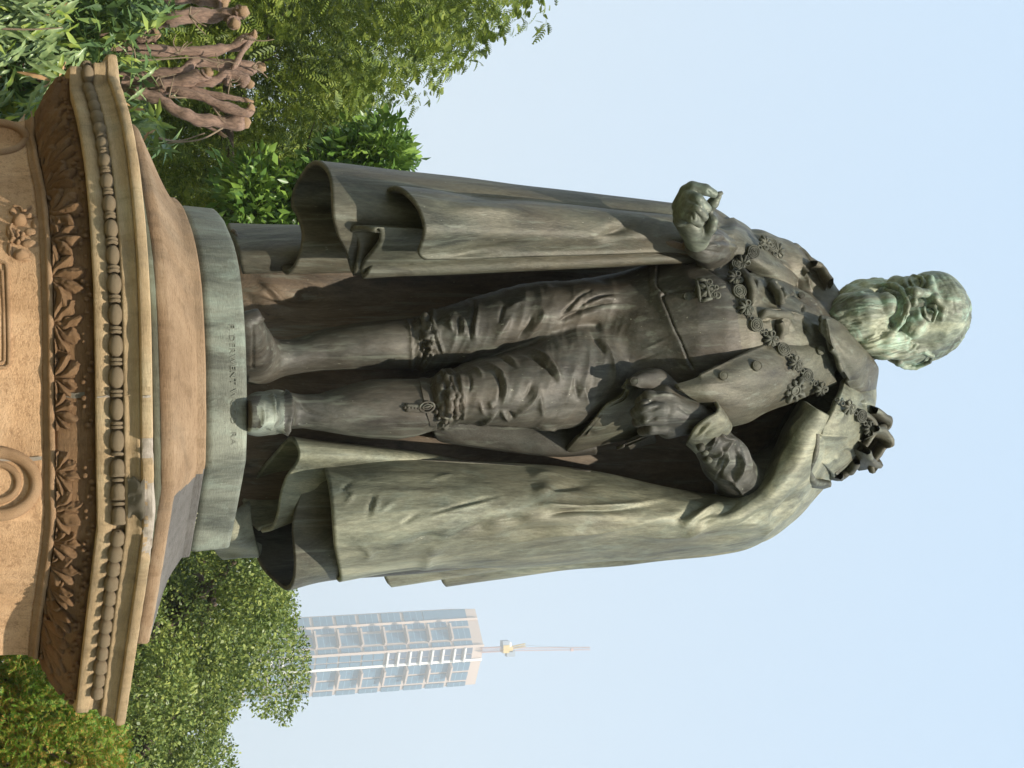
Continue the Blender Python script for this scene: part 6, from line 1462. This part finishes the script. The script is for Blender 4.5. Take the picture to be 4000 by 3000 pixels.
for fi, (a, b, cols, kind) in enumerate(faces):
    for k in range(nfl):
        z1 = ztop - k * dz; z0 = z1 - dz * .84
        if kind == 'K':
            for half in (0, 1):
                zz1 = z1 - half * dz * .48; zz0 = zz1 - dz * .34
                for u0, u1, t in cols:
                    dark = k < 4 or k == 8
                    v, f = face_box(a, b, u0, u1, zz0 if dark else zz0 - dz * .10, zz1, -.1, .12); mesh_obj('window', v, f, MGd if dark else MG, tw, False)
                if k < 4 or k == 8:
                    v, f = face_box(a, b, .0, 1, zz0 - .35 * TK, zz0 + .15 * TK, .0, .9); mesh_obj('balcony_slab', v, f, MW, tw, False)
        else:
            for u0, u1, t in cols:
                if k in (0, 1) and kind is False: continue
                v, f = face_box(a, b, u0, u1, z0, z1, -.1, .10); wo = mesh_obj('window', v, f, MG, tw, False)
                for q_ in range(2):
                    if random.random() < .45:
                        uu = u0 + (u1 - u0) * random.uniform(.1, .8); zz = z0 + (z1 - z0) * random.choice([.12, .45, .75]); v, f = face_box(a, b, uu, uu + (u1 - u0) * .14, zz, zz + dz * .09, .1, .16); vo = mesh_obj('vent', v, f, MGd, None, False); vo.parent = wo; vo.matrix_parent_inverse = Matrix.Identity(4)
                for t_ in (.35, .68):
                    v, f = face_box(a, b, u0, u1, z0 + (z1 - z0) * t_, z0 + (z1 - z0) * t_ + .12 * TK, .1, .14); mo = mesh_obj('glazing_bar', v, f, MG2, None, False); mo.parent = wo
            if kind in ('B', 'C'):
                v, f = face_box(a, b, *((.22, .78) if kind == 'B' else (.05, .6)), z0 - .75 * TK, z0 - .25 * TK, 0, 2.0); mesh_obj('floor_slab', v, f, MC, tw, False)
    if kind is False:
        v, f = face_box(a, b, .04, .96, ztop - 2 * dz + .2 * TK, ztop, -.1, .10); mesh_obj('window', v, f, MG, tw, False)
for i in (1, 2, 3):
    q = pl[i]; h_ = .34 * TK; v, f = prism([q + [-h_, -h_], q + [h_, -h_], q + [h_, h_], q + [-h_, h_]], 0, zt - (0 if i > 1 else .5)); mesh_obj('corner_pier', v, f, MW if i == 3 else MC, tw, False)
# crane
MY = plain('crane_yellow', (.55, .38, .10), .7, 0, 1, .15); MR = plain('crane_pale_red', (.55, .33, .28), .7, 0, 1, .15); MK = plain('crane_grey', (.25, .28, .32), .7, 0, 1, .2)
base = Zp(1890, 2538, zt); dcr = float(base[1])
crn = tag(empty('tower_crane', (base[0], base[1], zt - 3 * TK)), 'luffing crane with a steep jib standing on the roof of the tower', 'crane')
def lattice(a, b, w_, n, r_, name, mat):
    w_ *= TK; r_ *= TK
    a = np.array(a, float); b = np.array(b, float); t = (b - a) / np.linalg.norm(b - a); s_ = np.cross(t, [0, 1, 0]); s_ /= np.linalg.norm(s_); q = np.cross(t, s_); parts = []
    cor = [(-1, -1), (1, -1), (1, 1), (-1, 1)]
    pt_ = lambda i, c: a + (b - a) * i / n + (s_ * c[0] + q * c[1]) * w_ / 2
    for c in cor: parts.append(tube([pt_(0, c), pt_(n, c)], r_, 4))
    for i in range(n):
        for j in range(4):
            parts.append(tube([pt_(i, cor[j]), pt_(i + 1, cor[(j + 1) % 4])], r_ * .6, 3, False)); parts.append(tube([pt_(i, cor[j]), pt_(i, cor[(j + 1) % 4])], r_ * .6, 3, False))
    v, f = join(parts); return mesh_obj(name, v, f, mat, crn, False)
cp = lambda x, y, o=0: P(x, y, dcr + o)
lattice(cp(1880, 2540), cp(1968, 2535), 1.25, 12, .07, 'mast', MR)
v, f = join([box(cp(1972, 2533), np.array((2.2, 2.6, 1.8)) * TK), box(cp(1985, 2536), np.array((1.4, 1.8, 2.2)) * TK)]); mesh_obj('slewing_deck', v, f, MY, crn, False)
v, f = box(cp(1972, 2516), np.array((2.0, 2.2, 2.0)) * TK); mesh_obj('counterweight', v, f, MK, crn, False)
v, f = box(cp(1984, 2517), np.array((1.3, 1.6, 1.6)) * TK); mesh_obj('winch_house', v, f, MW, crn, False)
v, f = box(cp(1992, 2552), np.array((1.6, 1.8, 2.4)) * TK); mesh_obj('cab', v, f, MK, crn, False)
lattice(cp(1980, 2534), cp(2052, 2519), .7, 8, .10, 'a_frame', MY)
lattice(cp(1980, 2537), cp(2306, 2533), .75, 34, .05, 'jib', MR)
v, f = tube([cp(2052, 2519), cp(2096, 2524), cp(2306, 2531)], .07 * TK, 4); mesh_obj('stay', v, f, MK, crn, False)
v, f = box(cp(2234, 2538), np.array((.8, .6, .8)) * TK); mesh_obj('hook_block', v, f, MR, crn, False)
# ================================================================= haze
mt = bpy.data.materials.new('haze_air'); mt.use_nodes = True; N = mt.node_tree.nodes; N.remove(N['Principled BSDF'])
pv = N.new('ShaderNodeVolumePrincipled'); pv.inputs['Color'].default_value = (.96, .98, 1.0, 1); pv.inputs['Density'].default_value = .00055; pv.inputs['Anisotropy'].default_value = .2
mt.node_tree.links.new(pv.outputs[0], N['Material Output'].inputs['Volume'])
ht_ = P(2310, 2533, dcr)[2] + 6
v, f = box((100, 600, ht_ / 2 - 1), (2200, 1500, ht_ + 2)); hz = mesh_obj('haze', v, f, mt, None, False); tag(hz, kind='stuff')
